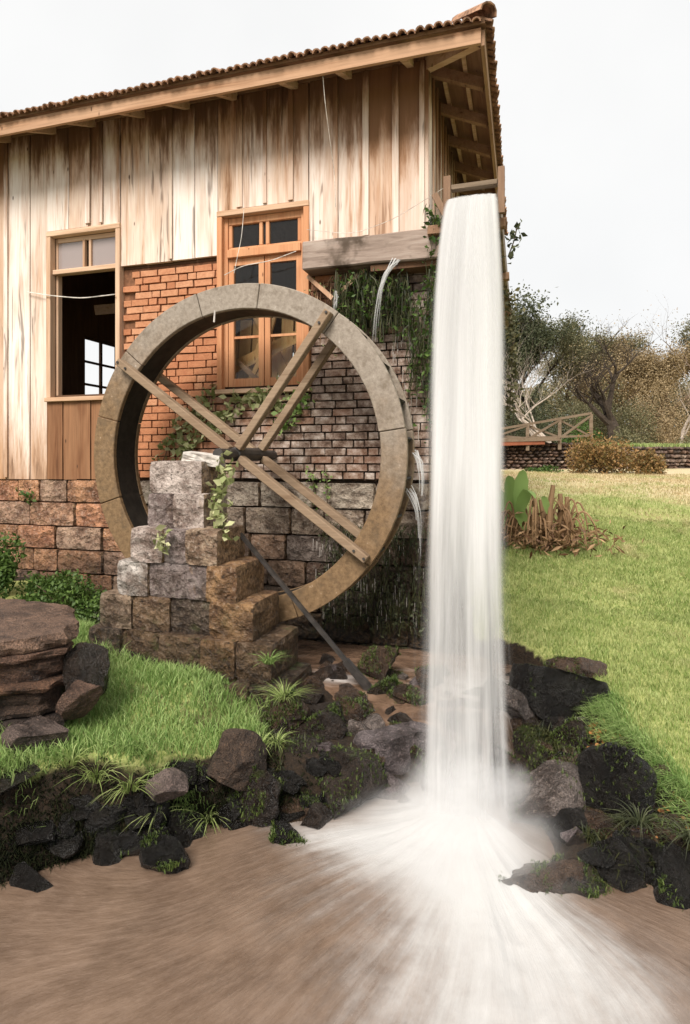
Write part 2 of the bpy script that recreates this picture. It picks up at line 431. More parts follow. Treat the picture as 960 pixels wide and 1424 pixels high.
def m_fall(name, dens_top, dens_low, freq, thr):
    """white falling water: streaks that run along the fall, thinner at its sides and foot"""
    k = NT(name)
    uv = k.n('UVMap').outputs[0]
    u, v, _ = k.xyz(uv)
    sv = k.n('CombineXYZ', {0: k.ma('MULTIPLY', u, freq), 1: k.ma('MULTIPLY', v, 1.3), 2: k.ma('MULTIPLY', k.rand(), 9)}).outputs[0]
    a = k.noise(sv, 1.0, 5, 0.62, 0.12)
    b = k.noise(k.vm(sv, (0.22, 1.0, 1.0)), 1.0, 2, 0.5)
    st = k.ma('ADD', k.ma('MULTIPLY', a, 0.55), k.ma('MULTIPLY', b, 0.45))
    dens = k.mr(v, 0.12, 0.80, dens_top, dens_low)
    side = k.ma('ABSOLUTE', k.ma('SUBTRACT', k.ma('FRACT', k.ma('MULTIPLY', u, 2.0)), 0.5))
    ex = k.ma('SINE', k.ma('MULTIPLY', side, math.pi))
    ex = k.ma('ADD', ex, k.ma('MULTIPLY', k.ma('SUBTRACT', k.ma('MULTIPLY', k.ma('ADD', a, b), 0.5), 0.5), 0.75))
    edge = k.mr(ex, 0.50, 1.02, 0.0, 0.85)
    al = k.mr(k.ma('SUBTRACT', k.ma('ADD', st, dens), edge), thr, thr + 0.42)
    c = k.mix(k.mr(st, 0.36, 0.64), (0.58, 0.58, 0.575), (0.76, 0.76, 0.755))
    d = k.n('BsdfDiffuse', {'Color': c})
    t = k.n('BsdfTranslucent', {'Color': c})
    m = k.n('MixShader', {0: 0.45, 1: d.outputs[0], 2: t.outputs[0]})
    tr = k.n('BsdfTransparent')
    m2 = k.n('MixShader', {0: al, 1: tr.outputs[0], 2: m.outputs[0]})
    k.t.links.new(m2.outputs[0], k.out.inputs[0])
    return k.m
MT['fall_core'] = m_fall('fall_core', 0.62, 0.14, 16, 0.50)
MT['fall_skin'] = m_fall('fall_skin', 0.14, 0.04, 30, 0.50)
MT['fall_thread'] = m_fall('fall_thread', 0.22, 0.02, 8, 0.50)

def m_spray(name, dens):
    k = NT(name)
    tc = k.n('TexCoord').outputs['Object']
    ln = k.n('VectorMath', {0: tc}, operation='LENGTH').outputs['Value']
    n = k.noise(tc, 2.4, 4, 0.6)
    r = k.ma('ADD', ln, k.ma('MULTIPLY', k.ma('SUBTRACT', n, 0.5), 0.9))
    d = k.mr(r, 0.15, 0.95, dens, 0.0)
    v = k.n('VolumePrincipled', {'Color': (0.97, 0.97, 0.97), 'Density': d, 'Anisotropy': 0.1})
    k.t.links.new(v.outputs[0], k.out.inputs['Volume'])
    return k.m
MT['spray'] = m_spray('spray', 7.0)
MT['spray_mid'] = m_spray('spray_mid', 4.0)
MT['spray_thin'] = m_spray('spray_thin', 3.0)

def m_glass(name, col, refl):
    k = NT(name)
    g = k.n('BsdfGlossy', {'Color': (0.9, 0.88, 0.86), 'Roughness': 0.06})
    d = k.n('BsdfDiffuse', {'Color': col})
    t = k.n('BsdfTransparent', {'Color': (0.86, 0.86, 0.84)})
    fr = k.n('Fresnel', {'IOR': 1.3}).outputs[0]
    m = k.n('MixShader', {0: k.ma('ADD', fr, refl * 0.3, True), 1: t.outputs[0], 2: g.outputs[0]})
    m2 = k.n('MixShader', {0: refl, 1: m.outputs[0], 2: d.outputs[0]})
    k.t.links.new(m2.outputs[0], k.out.inputs[0])
    return k.m
MT['glass'] = m_glass('window_glass', (0.4, 0.36, 0.33), 0.012)
MT['glass_sky_tint'] = m_glass('sky_tint_glass', (0.34, 0.285, 0.27), 0.75)  # pale diffuse tint painted in place of the reflected sky

# ------------------------------------------------------------------ mesh helpers
class MB:
    def __init__(s):
        s.v = []; s.f = []
    def add(s, vs, fs):
        o = len(s.v)
        s.v += [tuple(q) for q in vs]
        s.f += [tuple(i + o for i in f) for f in fs]
    BF = [(0, 3, 2, 1), (4, 5, 6, 7), (0, 1, 5, 4), (1, 2, 6, 5), (2, 3, 7, 6), (3, 0, 4, 7)]
    def box(s, x0, x1, y0, y1, z0, z1, j=0.0):
        vs = [(x0, y0, z0), (x1, y0, z0), (x1, y1, z0), (x0, y1, z0), (x0, y0, z1), (x1, y0, z1), (x1, y1, z1), (x0, y1, z1)]
        if j:
            vs = [tuple(c + rnd.uniform(-j, j) for c in q) for q in vs]
        s.add(vs, MB.BF)
    def bar(s, a, b, w, h, up=(0, 0, 1), w1=None, h1=None):
        """square bar from a to b, w across, h along up"""
        a, b = Vector(a), Vector(b)
        d = (b - a).normalized()
        u = Vector(up)
        x = d.cross(u).normalized()
        u = x.cross(d).normalized()
        w1 = w if w1 is None else w1
        h1 = h if h1 is None else h1
        vs = []
        for c, ww, hh in ((a, w, h), (b, w1, h1)):
            for sx, sy in ((-1, -1), (1, -1), (1, 1), (-1, 1)):
                vs.append(c + x * ww / 2 * sx + u * hh / 2 * sy)
        s.add(vs, MB.BF)
    def tube(s, pts, rad, n=6, cap=True):
        pts = [Vector(p) for p in pts]
        if not hasattr(rad, '__len__'):
            rad = [rad] * len(pts)
        vs, fs = [], []
        ref = None
        for i, p in enumerate(pts):
            d = (pts[min(i + 1, len(pts) - 1)] - pts[max(i - 1, 0)])
            d = d.normalized() if d.length > 1e-9 else Vector((0, 0, 1))
            if ref is None or abs(ref.dot(d)) > 0.98:
                ref = Vector((1, 0, 0)) if abs(d.x) < 0.8 else Vector((0, 1, 0))
            x = d.cross(ref).normalized()
            y = x.cross(d).normalized()
            ref = -y if False else ref
            for k in range(n):
                t = 2 * math.pi * k / n
                vs.append(p + x * math.cos(t) * rad[i] + y * math.sin(t) * rad[i])
        for i in range(len(pts) - 1):
            for k in range(n):
                a = i * n + k; b = i * n + (k + 1) % n
                fs.append((a, b, b + n, a + n))
        if cap:
            fs.append(tuple(reversed(range(n))))
            fs.append(tuple(range((len(pts) - 1) * n, len(pts) * n)))
        s.add(vs, fs)
    def mesh(s, name):
        me = bpy.data.meshes.new(name)
        me.from_pydata(s.v, [], s.f)
        me.update()
        return me

def link(name, me, mat=None, parent=None, loc=None, rot=None, scale=None, color=None, smooth=False, bevel=0):
    if isinstance(me, MB):
        me = me.mesh(name)
    if mat and not me.materials:
        me.materials.append(MT[mat])
    if smooth:
        me.polygons.foreach_set('use_smooth', [True] * len(me.polygons))
    o = bpy.data.objects.new(name, me)
    COL.objects.link(o)
    if parent:
        o.parent = parent
        o.matrix_parent_inverse = parent.matrix_basis.inverted()
    if loc is not None: o.location = loc
    if rot is not None: o.rotation_euler = rot
    if scale is not None: o.scale = scale
    if color is not None: o.color = (*color, 1)
    if bevel:
        b = o.modifiers.new('bevel', 'BEVEL'); b.width = bevel; b.segments = 1
    return o

def empty(name, label, cat, loc, group=None):
    o = bpy.data.objects.new(name, None)
    COL.objects.link(o)
    o.location = loc
    o.empty_display_size = 0.1
    return tag(o, label, cat, group)

def tag(o, label=None, cat=None, group=None, kind=None):
    if label: o['label'] = label
    if cat: o['category'] = cat
    if group: o['group'] = group
    if kind: o['kind'] = kind
    return o

def np_mesh(name, verts, quads=None, tris=None):
    """fast mesh from numpy arrays"""
    me = bpy.data.meshes.new(name)
    verts = np.asarray(verts, np.float32)
    loops = []
    starts = []
    tot = 0
    if quads is not None and len(quads):
        q = np.asarray(quads, np.int32)
        loops.append(q.ravel()); starts.append(np.arange(len(q)) * 4); tot = q.size
    if tris is not None and len(tris):
        t = np.asarray(tris, np.int32)
        loops.append(t.ravel()); starts.append(np.arange(len(t)) * 3 + tot)
    loops = np.concatenate(loops).astype(np.int32)
    starts = np.concatenate(starts).astype(np.int32)
    me.vertices.add(len(verts))
    me.vertices.foreach_set('co', verts.ravel())
    me.loops.add(len(loops))
    me.loops.foreach_set('vertex_index', loops)
    me.polygons.add(len(starts))
    me.polygons.foreach_set('loop_start', starts)
    me.update(calc_edges=True)
    me.validate()
    return me

def vnoise(x, y, seed=0):
    """smooth value noise on arrays, 0..1"""
    g = np.random.default_rng(seed).random((256, 256))
    xi = np.floor(x).astype(int); yi = np.floor(y).astype(int)
    fx = x - xi; fy = y - yi
    fx = fx * fx * (3 - 2 * fx); fy = fy * fy * (3 - 2 * fy)
    a = g[xi % 256, yi % 256]; b = g[(xi + 1) % 256, yi % 256]
    c = g[xi % 256, (yi + 1) % 256]; d = g[(xi + 1) % 256, (yi + 1) % 256]
    return (a * (1 - fx) + b * fx) * (1 - fy) + (c * (1 - fx) + d * fx) * fy

def fbm(x, y, seed=0, octv=4):
    s = 0; a = 0.5; t = 0
    for i in range(octv):
        s = s + a * vnoise(x * 2 ** i + 13.7 * i, y * 2 ** i + 5.1 * i, seed + i); t += a; a *= 0.55
    return s / t

def sstep(x, a, b):
    t = np.clip((x - a) / (b - a), 0, 1)
    return t * t * (3 - 2 * t)

def blades(name, x, y, z, h, w, lean, mat, seed, zdir=None, mesh_only=False):
    """curved three-triangle grass blades"""
    g = np.random.default_rng(seed)
    n = len(x)
    a = g.uniform(0, 2 * np.pi, n)
    hx, hy = np.cos(a), np.sin(a)
    b = g.uniform(0, 2 * np.pi, n)
    lx, ly = np.cos(b) * lean, np.sin(b) * lean
    if zdir is not None:
        lx = lx + zdir[0] * h; ly = ly + zdir[1] * h
    V = np.zeros((n, 5, 3))
    hw = w / 2
    V[:, 0] = np.stack([x - hx * hw, y - hy * hw, z - 0.01], -1)
    V[:, 1] = np.stack([x + hx * hw, y + hy * hw, z - 0.01], -1)
    m = 0.55
    V[:, 2] = np.stack([x + lx * 0.35 + hx * hw * .75, y + ly * 0.35 + hy * hw * .75, z + h * m], -1)
    V[:, 3] = np.stack([x + lx * 0.35 - hx * hw * .75, y + ly * 0.35 - hy * hw * .75, z + h * m], -1)
    drop = np.clip(np.hypot(lx, ly) / (h + 1e-6) - 0.5, 0, 2) * 0.45
    V[:, 4] = np.stack([x + lx, y + ly, z + h * (1 - drop)], -1)
    o = np.arange(n) * 5
    q = np.stack([o, o + 1, o + 2, o + 3], -1)
    t = np.stack([o + 3, o + 2, o + 4], -1)
    me = np_mesh(name, V.reshape(-1, 3), q, t)
    return me

# ------------------------------------------------------------------ terrain
POOL = np.array([(-9, 0.6), (-5, 1.0), (-3.2, 1.75), (-2.42, 2.25), (-2.15, 2.58), (-1.90, 2.68), (-1.76, 2.62), (-1.80, 2.86),
                 (-1.55, 3.05), (-1.34, 3.10), (-1.10, 3.26), (-0.85, 3.45), (-0.67, 3.62), (-0.31, 3.72), (-0.02, 3.48),
                 (0.08, 3.10), (0.30, 3.02), (0.72, 3.15), (1.4, 3.22), (3, 3.1), (8, 2.6), (8, -9), (-9, -9)])
def pool_sd(x, y):
    """signed distance to the shore, negative on the water side"""
    d = np.full(x.shape, 1e9); ins = np.zeros(x.shape, bool)
    n = len(POOL)
    for i in range(n):
        ax, ay = POOL[i]; bx, by = POOL[(i + 1) % n]
        ex, ey = bx - ax, by - ay
        t = np.clip(((x - ax) * ex + (y - ay) * ey) / (ex * ex + ey * ey), 0, 1)
        d = np.minimum(d, np.hypot(x - ax - t * ex, y - ay - t * ey))
        if ay != by:
            c = ((ay > y) != (by > y)) & (x < (bx - ax) * (y - ay) / (by - ay) + ax)
            ins ^= c
    return np.where(ins, -d, d)
LAND = np.array([(-1.6, 3.3, .30), (-2.2, 2.8, .42), (-2.36, 3.7, .50), (-3.25, 4.15, .58), (-5, 4.77, .69), (-5, 5.3, .76), (-3.5, 3.0, .52),
                 (-3.8, 5.2, .55), (-2.9, 4.8, .42), (-6, 3, .7), (-8, 5, .9), (-5, 1.6, .6), (-3, 2.3, .5), (-1.7, 4.4, .33), (-0.9, 4.6, .29), (0, 4.9, .29), (-1.4, 3.7, .24),
                 (-0.6, 3.95, .16), (-1.9, 5.0, .3), (-.3, 4.25, .2), (-.5, 5.3, .3), (-1.3, 5.3, .3), (-1.5, 4.0, .3), (-1.1, 4.1, .25), (0.1, 4.3, .22), (-.1, 3.9, .1),
                 (.3, 3.5, .08), (.6, 3.4, .12), (-.2, 6.5, .5), (0, 5.6, .4), (0, 8, .95), (-3, 9, .8)])
def xedge(y):
    """where the lawn stops above the rocky bank"""
    return np.interp(y, [2.6, 3.15, 3.59, 4.31, 4.75, 5.1, 5.3, 5.6, 8, 12, 20, 60], [1.6, 1.12, .86, .50, .50, .34, -.15, -.45, -.7, -1.2, -3, -12])
def height(x, y, rough=True):
    x = np.asarray(x, float); y = np.asarray(y, float)
    num = 0; den = 0
    for px, py, pz in LAND:
        w = 1.0 / ((x - px) ** 2 + (y - py) ** 2 + 0.02) ** 1.7
        num = num + w * pz; den = den + w
    left = num / den
    dep = -x * 0.284 + y * 0.959
    lawn = np.interp(dep, [2.4, 3, 4, 5, 6.5, 7.8, 9.5, 12, 15, 18, 25, 60, 400], [.10, .15, .33, .5, .80, 1.03, 1.35, 1.62, 1.77, 1.84, 2.0, 3.4, 6.0])
    w = sstep(x - xedge(y), -0.25, 0.12)
    w = np.maximum(w, sstep(y, 9, 12))
    base = left * (1 - w) + lawn * w
    sd = pool_sd(x, y)
    if rough:
        far = 1 - sstep(np.hypot(x, y), 10, 30)
        base = base + far * (0.05 * (fbm(x * 2.2, y * 2.2, 3) - 0.5) + 0.035 * (fbm(x * 8, y * 8, 8) - 0.5))
        sd = sd + 0.09 * (fbm(x * 4, y * 4, 21) - 0.5)
    bank = sstep(sd, -0.04, 0.27)
    return np.where(sd > -0.04, -0.12 + (base + 0.12) * bank, -0.12 - np.clip(-sd - 0.04, 0, 1) * 0.5)
def grassmask(x, y):
    sd = pool_sd(x, y)
    n = fbm(x * 3.1, y * 3.1, 31)
    lawn = sstep(x - xedge(y) + (n - 0.5) * 0.25, -0.03, 0.08)
    lawn = np.where(y > 12, 1.0, lawn)
    terr = sstep(x, -9, -8) * (1 - sstep(x + (n - 0.5) * 0.3, -1.62, -1.42)) * (1 - sstep(y, 5.1, 5.35)) * sstep(sd + (n - 0.5) * 0.16, 0.17, 0.27)
    terr = terr * (1 - sstep(x + y * 0.0, -1.9, -1.6) * sstep(y, 3.55, 3.75))
    terr = terr * np.where((x > -3.42) & (x < -1.7) & (y > 3.98), 0, 1)
    left = x < -0.6
    dirt = 1 - 0.55 * sstep(fbm(x * 2.0 + 4, y * 4.0, 77), 0.56, 0.66)
    return np.where(left, terr * dirt, lawn)

gx = np.concatenate([np.linspace(-400, -40, 8), np.linspace(-34, -8, 10), np.arange(-7.5, -3.6, 0.10), np.arange(-3.6, 1.6, 0.035), np.arange(1.65, 6, 0.12), np.linspace(6.5, 14, 12), np.linspace(16, 400, 14)])
gy = np.concatenate([np.linspace(-60, 0, 8), np.arange(0.5, 2.2, 0.1), np.arange(2.2, 5.6, 0.035), np.arange(5.65, 10, 0.1), np.arange(10.2, 22, 0.35), np.linspace(23, 60, 14), np.linspace(75, 600, 12)])
X, Y = np.meshgrid(gx, gy)
Zt = height(X, Y)
nx, ny = len(gx), len(gy)
idx = np.arange(nx * ny).reshape(ny, nx)
quads = np.stack([idx[:-1, :-1], idx[:-1, 1:], idx[1:, 1:], idx[1:, :-1]], -1).reshape(-1, 4)
me = np_mesh('ground', np.stack([X, Y, Zt], -1).reshape(-1, 3), quads)
at = me.attributes.new('grass', 'FLOAT', 'POINT')
at.data.foreach_set('value', grassmask(X, Y).ravel().astype(np.float32))
g = link('ground', me, 'ground', smooth=True)
tag(g, 'grassy ground sloping from the lawn down to the stream', 'ground', kind='structure')

# pool with the foam fanning out from the foot of the fall
FX, FY = -0.30, 3.50
px_ = np.concatenate([np.linspace(-9, -3.6, 12), np.arange(-3.2, 1.4, 0.011), np.linspace(1.5, 8, 14)])
py_ = np.concatenate([np.linspace(-9, 1.4, 16), np.arange(1.5, 3.95, 0.011)])
X, Y = np.meshgrid(px_, py_)
dx, dy = X - FX, Y - FY
rr = np.hypot(dx, dy)
th = np.arctan2(dx, -dy)                     # 0 towards -Y, positive to +X
warp = 0.28 * (vnoise(X * 1.1 + 3, Y * 1.1, 61) - 0.5)
tw = th + warp
s1 = fbm(tw * 7 + 40, rr * 0.9, 41, 4)
s2 = fbm(tw * 30 + 90, rr * 1.2, 43, 4)
s3 = fbm(X * 3.2 + 7, Y * 3.2, 45, 4)
streak = 0.40 * s1 + 0.38 * s2 + 0.22 * s3
cone = np.exp(-(np.abs((tw - 0.24) / 0.43)) ** 2.6)          # main run toward the camera
leftc = np.exp(-((tw + 0.60) / 0.55) ** 2)                 # wide veil to the left
base_ = np.exp(-(((X + 0.38) / 0.50) ** 2 + ((Y - 3.32) / 0.40) ** 2))
dens = 1.05 * base_ + 0.95 * cone * np.exp(-(rr / 2.1) ** 3) + 0.40 * leftc * np.exp(-(rr / 1.2) ** 2)
dens = dens * (1 - sstep(tw, 0.95, 1.3))
sh = 0.45 * np.exp(-(((X + 1.05) / 0.36) ** 2 + ((Y - 3.12) / 0.13) ** 2))        # little run by the left rocks
dd_ = dens + sh
foam = np.clip(dd_, 0, 1.25)
Zp = 0.10 * np.exp(-(rr / 0.33) ** 2) + 0.05 * np.clip(dens, 0, 1) * (s1 - 0.4) + 0.03 * np.clip(dens, 0, 1) * (s3 - 0.5) + 0.006 * (fbm(X * 5, Y * 3, 65) - 0.5)
nx, ny = len(px_), len(py_)
idx = np.arange(nx * ny).reshape(ny, nx)
quads = np.stack([idx[:-1, :-1], idx[:-1, 1:], idx[1:, 1:], idx[1:, :-1]], -1).reshape(-1, 4)
me = np_mesh('pool_water', np.stack([X, Y, Zp], -1).reshape(-1, 3), quads)
at = me.attributes.new('foam', 'FLOAT', 'POINT')
at.data.foreach_set('value', foam.ravel().astype(np.float32))
at = me.attributes.new('flow', 'FLOAT_VECTOR', 'POINT')
at.data.foreach_set('vector', np.stack([tw, rr, 0 * rr], -1).ravel().astype(np.float32))
tag(link('pool_water', me, 'pool', smooth=True), 'muddy brown pool with white foam streaks below the fall', 'water', kind='structure')

# creek that runs along the wheel pit and down between the rocks
cx = np.arange(-2.3, 0.55, 0.02); cy = np.arange(3.25, 5.36, 0.02)
X, Y = np.meshgrid(cx, cy)
hz = np.interp(Y + 0.12 * (fbm(X * 3, Y * 3, 5) - 0.5), [3.2, 3.66, 3.80, 3.95, 4.2, 4.4, 5.4], [-0.25, -0.12, 0.06, 0.19, 0.285, 0.325, 0.345])
hz = hz - 0.5 * sstep(X, -0.12, 0.10) * (1 - sstep(Y, 4.45, 4.6)) - 0.3 * sstep(X, 0.2, 0.4) - 0.25 * sstep(-X, 1.55, 1.9) * (Y < 4.2)
hz = hz + 0.025 * (fbm(X * 6, Y * 4, 17) - 0.5)
slope = sstep(4.15 - Y, 0.0, 0.35)
cf = 0.30 + 0.30 * slope + 0.55 * np.exp(-(((X + 1.45) / 0.22) ** 2 + ((Y - 4.55) / 0.12) ** 2)) + 0.55 * np.exp(-(((X + 0.25) / 0.45) ** 2 + ((Y - 4.6) / 0.35) ** 2)) + 0.2 * np.exp(-(((X + 0.4) / 0.4) ** 2 + ((Y - 3.8) / 0.3) ** 2))
cf = cf + 0.15 * np.exp(-(((X - 0.08) / 0.16) ** 2 + ((Y - 4.3) / 0.35) ** 2))
cf = cf - 0.5 * np.exp(-(((X + 1.02) / 0.22) ** 2 + ((Y - 4.02) / 0.18) ** 2))
nx, ny = len(cx), len(cy)
idx = np.arange(nx * ny).reshape(ny, nx)
quads = np.stack([idx[:-1, :-1], idx[:-1, 1:], idx[1:, 1:], idx[1:, :-1]], -1).reshape(-1, 4)
me = np_mesh('creek_water', np.stack([X, Y, hz], -1).reshape(-1, 3), quads)
at = me.attributes.new('foam', 'FLOAT', 'POINT')
at.data.foreach_set('value', cf.ravel().astype(np.float32))
tag(link('creek_water', me, 'creek', smooth=True), 'shallow brown creek running between rocks at the foot of the mill', 'water', kind='structure')

# ------------------------------------------------------------------ mill building
mill = empty('mill_building', 'old mill with weathered plank walls, brick infill and clay tile roof', 'building', (-3.6, 7.5, 0.3))
FY_ = 5.40                                    # facade plane
XL, XR, YB = -6.5, -0.81, 10.2
# --- plank wall
bk = MB()
def wall_boxes(mb, x0, x1, z0, z1, holes, y0, y1):
    xs = sorted({x0, x1} | {h[0] for h in holes} | {h[1] for h in holes})
    for a, b in zip(xs, xs[1:]):
        hs = sorted((h[2], h[3]) for h in holes if h[0] <= a and h[1] >= b)
        z = z0
        for p, q in hs:
            if p > z: mb.box(a, b, y0, y1, z, p)
            z = q
        if z < z1: mb.box(a, b, y0, y1, z, z1)
WINL = (-4.93, -4.10, 2.76, 4.48)
WINR = (-2.86, -2.00, 2.78, 4.46)
wall_boxes(bk, XL, XR - 0.03, 4.06, 5.66, [(WINL[0], WINL[1], 4.0, 4.48), (WINR[0], WINR[1], 4.0, 4.46)], 5.43, 5.50)
wall_boxes(bk, XL, -4.05, 1.80, 4.06, [(WINL[0], WINL[1], 2.76, 4.06)], 5.43, 5.50)
pw = link('plank_wall', bk, 'inner', mill)
edges = [-6.5, -6.24, -6.0, -5.82, -5.54, -5.22, -4.99, -4.70, -4.45, -4.28, -4.05, -3.75, -3.44, -3.17, -2.91, -2.67, -2.40, -2.13, -1.95, -1.68, -1.39, -1.11, -0.81]
def plank(x0, x1, z0, z1, mat='plank', y=FY_, th=0.026, jx=0.004):
    mb = MB()
    g0 = rnd.uniform(0.002, 0.006); g1 = rnd.uniform(0.002, 0.006)
    dy = rnd.uniform(-0.005, 0.006)
    n = 5
    vs, fs = [], []
    bow = rnd.uniform(-0.004, 0.004)
    for i in range(n + 1):
        t = i / n
        z = z0 + (z1 - z0) * t
        w0 = x0 + g0 + rnd.uniform(-jx, jx) * 0.5; w1 = x1 - g1 + rnd.uniform(-jx, jx) * 0.5
        o = bow * math.sin(t * math.pi) + dy
        cup = rnd.uniform(0.0, 0.003)
        vs += [(w0, y - th + o, z), ((w0 + w1) / 2, y - th + o - cup, z), (w1, y - th + o, z), (w1, y + 0.012, z), (w0, y + 0.012, z)]
    for i in range(n):
        for k in range(5):
            a = i * 5 + k; b = i * 5 + (k + 1) % 5
            fs.append((a, b, b + 5, a + 5))
    fs.append((4, 3, 2, 1, 0)); fs.append(tuple(range(n * 5, n * 5 + 5)))
    mb.add(vs, fs)
    return link('plank', mb, mat, pw)
for a, b in zip(edges, edges[1:]):
    m = (a + b) / 2
    j = rnd.uniform(-0.015, 0.015)
    if m < -4.99: zb = 1.84
    elif m < -4.05: zb = 4.545
    elif m < -2.91: zb = 4.085 + j * 0.3
    elif m < -1.95: zb = 4.525
    else: zb = 4.10 + j * 1.6
    plank(a, b, zb, 5.64)
for a, b in zip([-4.99, -4.78, -4.60, -4.42, -4.27], [-4.78, -4.60, -4.42, -4.27, -4.10]):
    plank(a, b, 1.84 + rnd.uniform(-0.01, 0.01), 2.70, 'plank_brown')
for xb in (-5.54, -4.45, -4.28, -3.44, -2.67, -2.40, -2.13, -1.68, -1.39, -1.11, -0.87):       # cover strips
    zb = 4.10 if xb > -1.95 else (4.53 if xb > -2.91 else (4.09 if xb > -4.05 else (4.55 if xb > -4.99 else 1.85)))
    mb = MB(); w = rnd.uniform(0.018, 0.03)
    mb.box(xb - w, xb + w, FY_ - 0.046, FY_ - 0.0335, zb + rnd.uniform(0, .03), 5.63, 0.0015)
    link('cover_strip', mb, 'plank', pw)
# end wall boards, facing +X
ew = MB()
ew.box(XR - 0.10, XR - 0.03, 5.51, YB, 4.06, 5.66)
ew.box(XR - 0.10, XR - 0.03, 5.51, YB, 0.1, 4.055)
endw = link('end_wall', ew, 'inner', mill)
y = 5.40
while y < YB - 0.1:
    w = rnd.uniform(0.17, 0.24)
    mb = MB(); mb.box(XR - 0.03, XR - 0.002 + rnd.uniform(-.004, .006), y + 0.003, y + w - 0.003, 4.10 + rnd.uniform(-.02, .02), 5.64, 0.002)
    link('plank', mb, 'plank', endw)
    mb = MB(); mb.box(XR + 0.006, XR + 0.022, y + w - 0.02, y + w + 0.02, 4.12, 5.63, 0.002)
    link('cover_strip', mb, 'plank', endw)
    y += w
# --- brick infill
mt = MB()
wall_boxes(mt, -4.25, XR - 0.02, 1.86, 4.055, [(WINR[0], WINR[1], 2.78, 4.2), (-4.25, -4.05, 2.72, 4.1)], 5.428, 5.50)
bw = link('brick_wall', mt, 'mortar', mill)
def brick_mesh(seed):
    r = random.Random(seed)
    bm = bmesh.new()
    bmesh.ops.create_cube(bm, size=1.0)
    bmesh.ops.bevel(bm, geom=bm.edges[:], offset=0.035, segments=1, affect='EDGES')
    for v in bm.verts:
        v.co += Vector((r.uniform(-.02, .02), r.uniform(-.02, .02), r.uniform(-.05, .05)))
    me = bpy.data.meshes.new('brick'); bm.to_mesh(me); bm.free()
    me.materials.append(MT['brick'])
    return me
BR = [brick_mesh(i) for i in range(8)]
cand = []
z = 1.872; row = 0
while z < 4.03:
    x = -4.25 - (0.07 if row % 2 else 0.0)
    k = row
    while x < XR:
        L = 0.21 if (rnd.random() < 0.72) else 0.105
        a, b = max(x, -4.25), min(x + L, XR)
        x += L
        if z > 2.70 and a < -4.06: continue
        if z + 0.07 > 2.74 and b > WINR[0] - 0.05 and a < WINR[1] + 0.05:
            if a < WINR[0] - 0.05 - 0.03: b = WINR[0] - 0.055
            elif b > WINR[1] + 0.05 + 0.03: a = WINR[1] + 0.055
            else: continue
        if b - a < 0.035: continue
        cand.append((a, b, z))
    z += 0.0745; row += 1
def brick_rank(c):
    m = (c[0] + c[1]) / 2; zz = c[2] + 0.035
    r = math.hypot(m + 2.33, zz - 2.1)
    hid = 0
    if 1.22 < r < 1.42: hid += 2                 # behind the rim
    if m > -1.0: hid += 2
    if zz > 3.76 and m > -1.95: hid += 3         # behind the old beam
    if m < -3.6 and zz < 2.6: hid += 2
    return (hid, -(c[1] - c[0]))
cand.sort(key=brick_rank)
for i, (a, b, z) in enumerate(cand[:298]):
    o = link('brick', BR[i % 8], None, bw, loc=((a + b) / 2, 5.432 + rnd.uniform(-.006, .005), z + 0.032), scale=(b - a - 0.015, 0.06, 0.0605),
             rot=(0, rnd.uniform(-.012, .012), rnd.uniform(-.01, .01)))
rest = MB()
for a, b, z in cand[298:]:
    y0 = 5.405 + rnd.uniform(-.006, .005)
    rest.box(a + 0.006, b - 0.006, y0, 5.46, z, z + 0.0635, 0.002)
for r_ in range(29):                                # the return round the corner, seen as a sliver
    y = 5.46 - (0.1 if r_ % 2 else 0)
    while y < 8.2:
        rest.box(XR - 0.05, XR + rnd.uniform(-.006, .005), max(y, 5.47) + .006, y + .2, 1.872 + r_ * .0745, 1.872 + r_ * .0745 + .063, 0.002)
        y += 0.21
tag(link('brickwork', rest, 'brick', bw), kind='stuff')
# --- stone foundation
def block_mesh(seed, rough=0.06, cuts=4):
    bm = bmesh.new()
    bmesh.ops.create_cube(bm, size=1.0)
    bmesh.ops.subdivide_edges(bm, edges=bm.edges[:], cuts=cuts, use_grid_fill=True)
    o = Vector((seed * 7.3, seed * 3.1, seed))
    for v in bm.verts:
        c = v.co
        e = sorted((abs(c.x), abs(c.y), abs(c.z)))
        edge = e[1] > 0.49
        n = mnoise.noise_vector(c * 2.6 + o) * 0.7 + mnoise.noise_vector(c * 6.0 + o) * 0.4
        dd = c.normalized()
        k = rough * (0.35 if edge else 1.0)
        v.co = c * (0.975 if edge else 1.0) + Vector((n.x * k, n.y * k * 1.3, n.z * k))
        if e[0] > 0.49: v.co *= 0.965
    me = bpy.data.meshes.new('stone_block'); bm.to_mesh(me); bm.free()
    return me
BLK = [block_mesh(i + 1) for i in range(10)]
BLKW = [m.copy() for m in BLK]
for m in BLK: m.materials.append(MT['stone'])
for m in BLKW: m.materials.append(MT['stone_wet'])
fd = MB(); fd.box(XL, XR - 0.03, 5.455, 5.60, -0.3, 1.85)
fnd = link('foundation', fd, 'mortar', mill)
ST_COL = [(0.42, 0.22, 0.13), (0.40, 0.25, 0.17), (0.34, 0.19, 0.11), (0.36, 0.26, 0.20), (0.46, 0.26, 0.15), (0.30, 0.20, 0.15)]
z = 1.842; i = 0
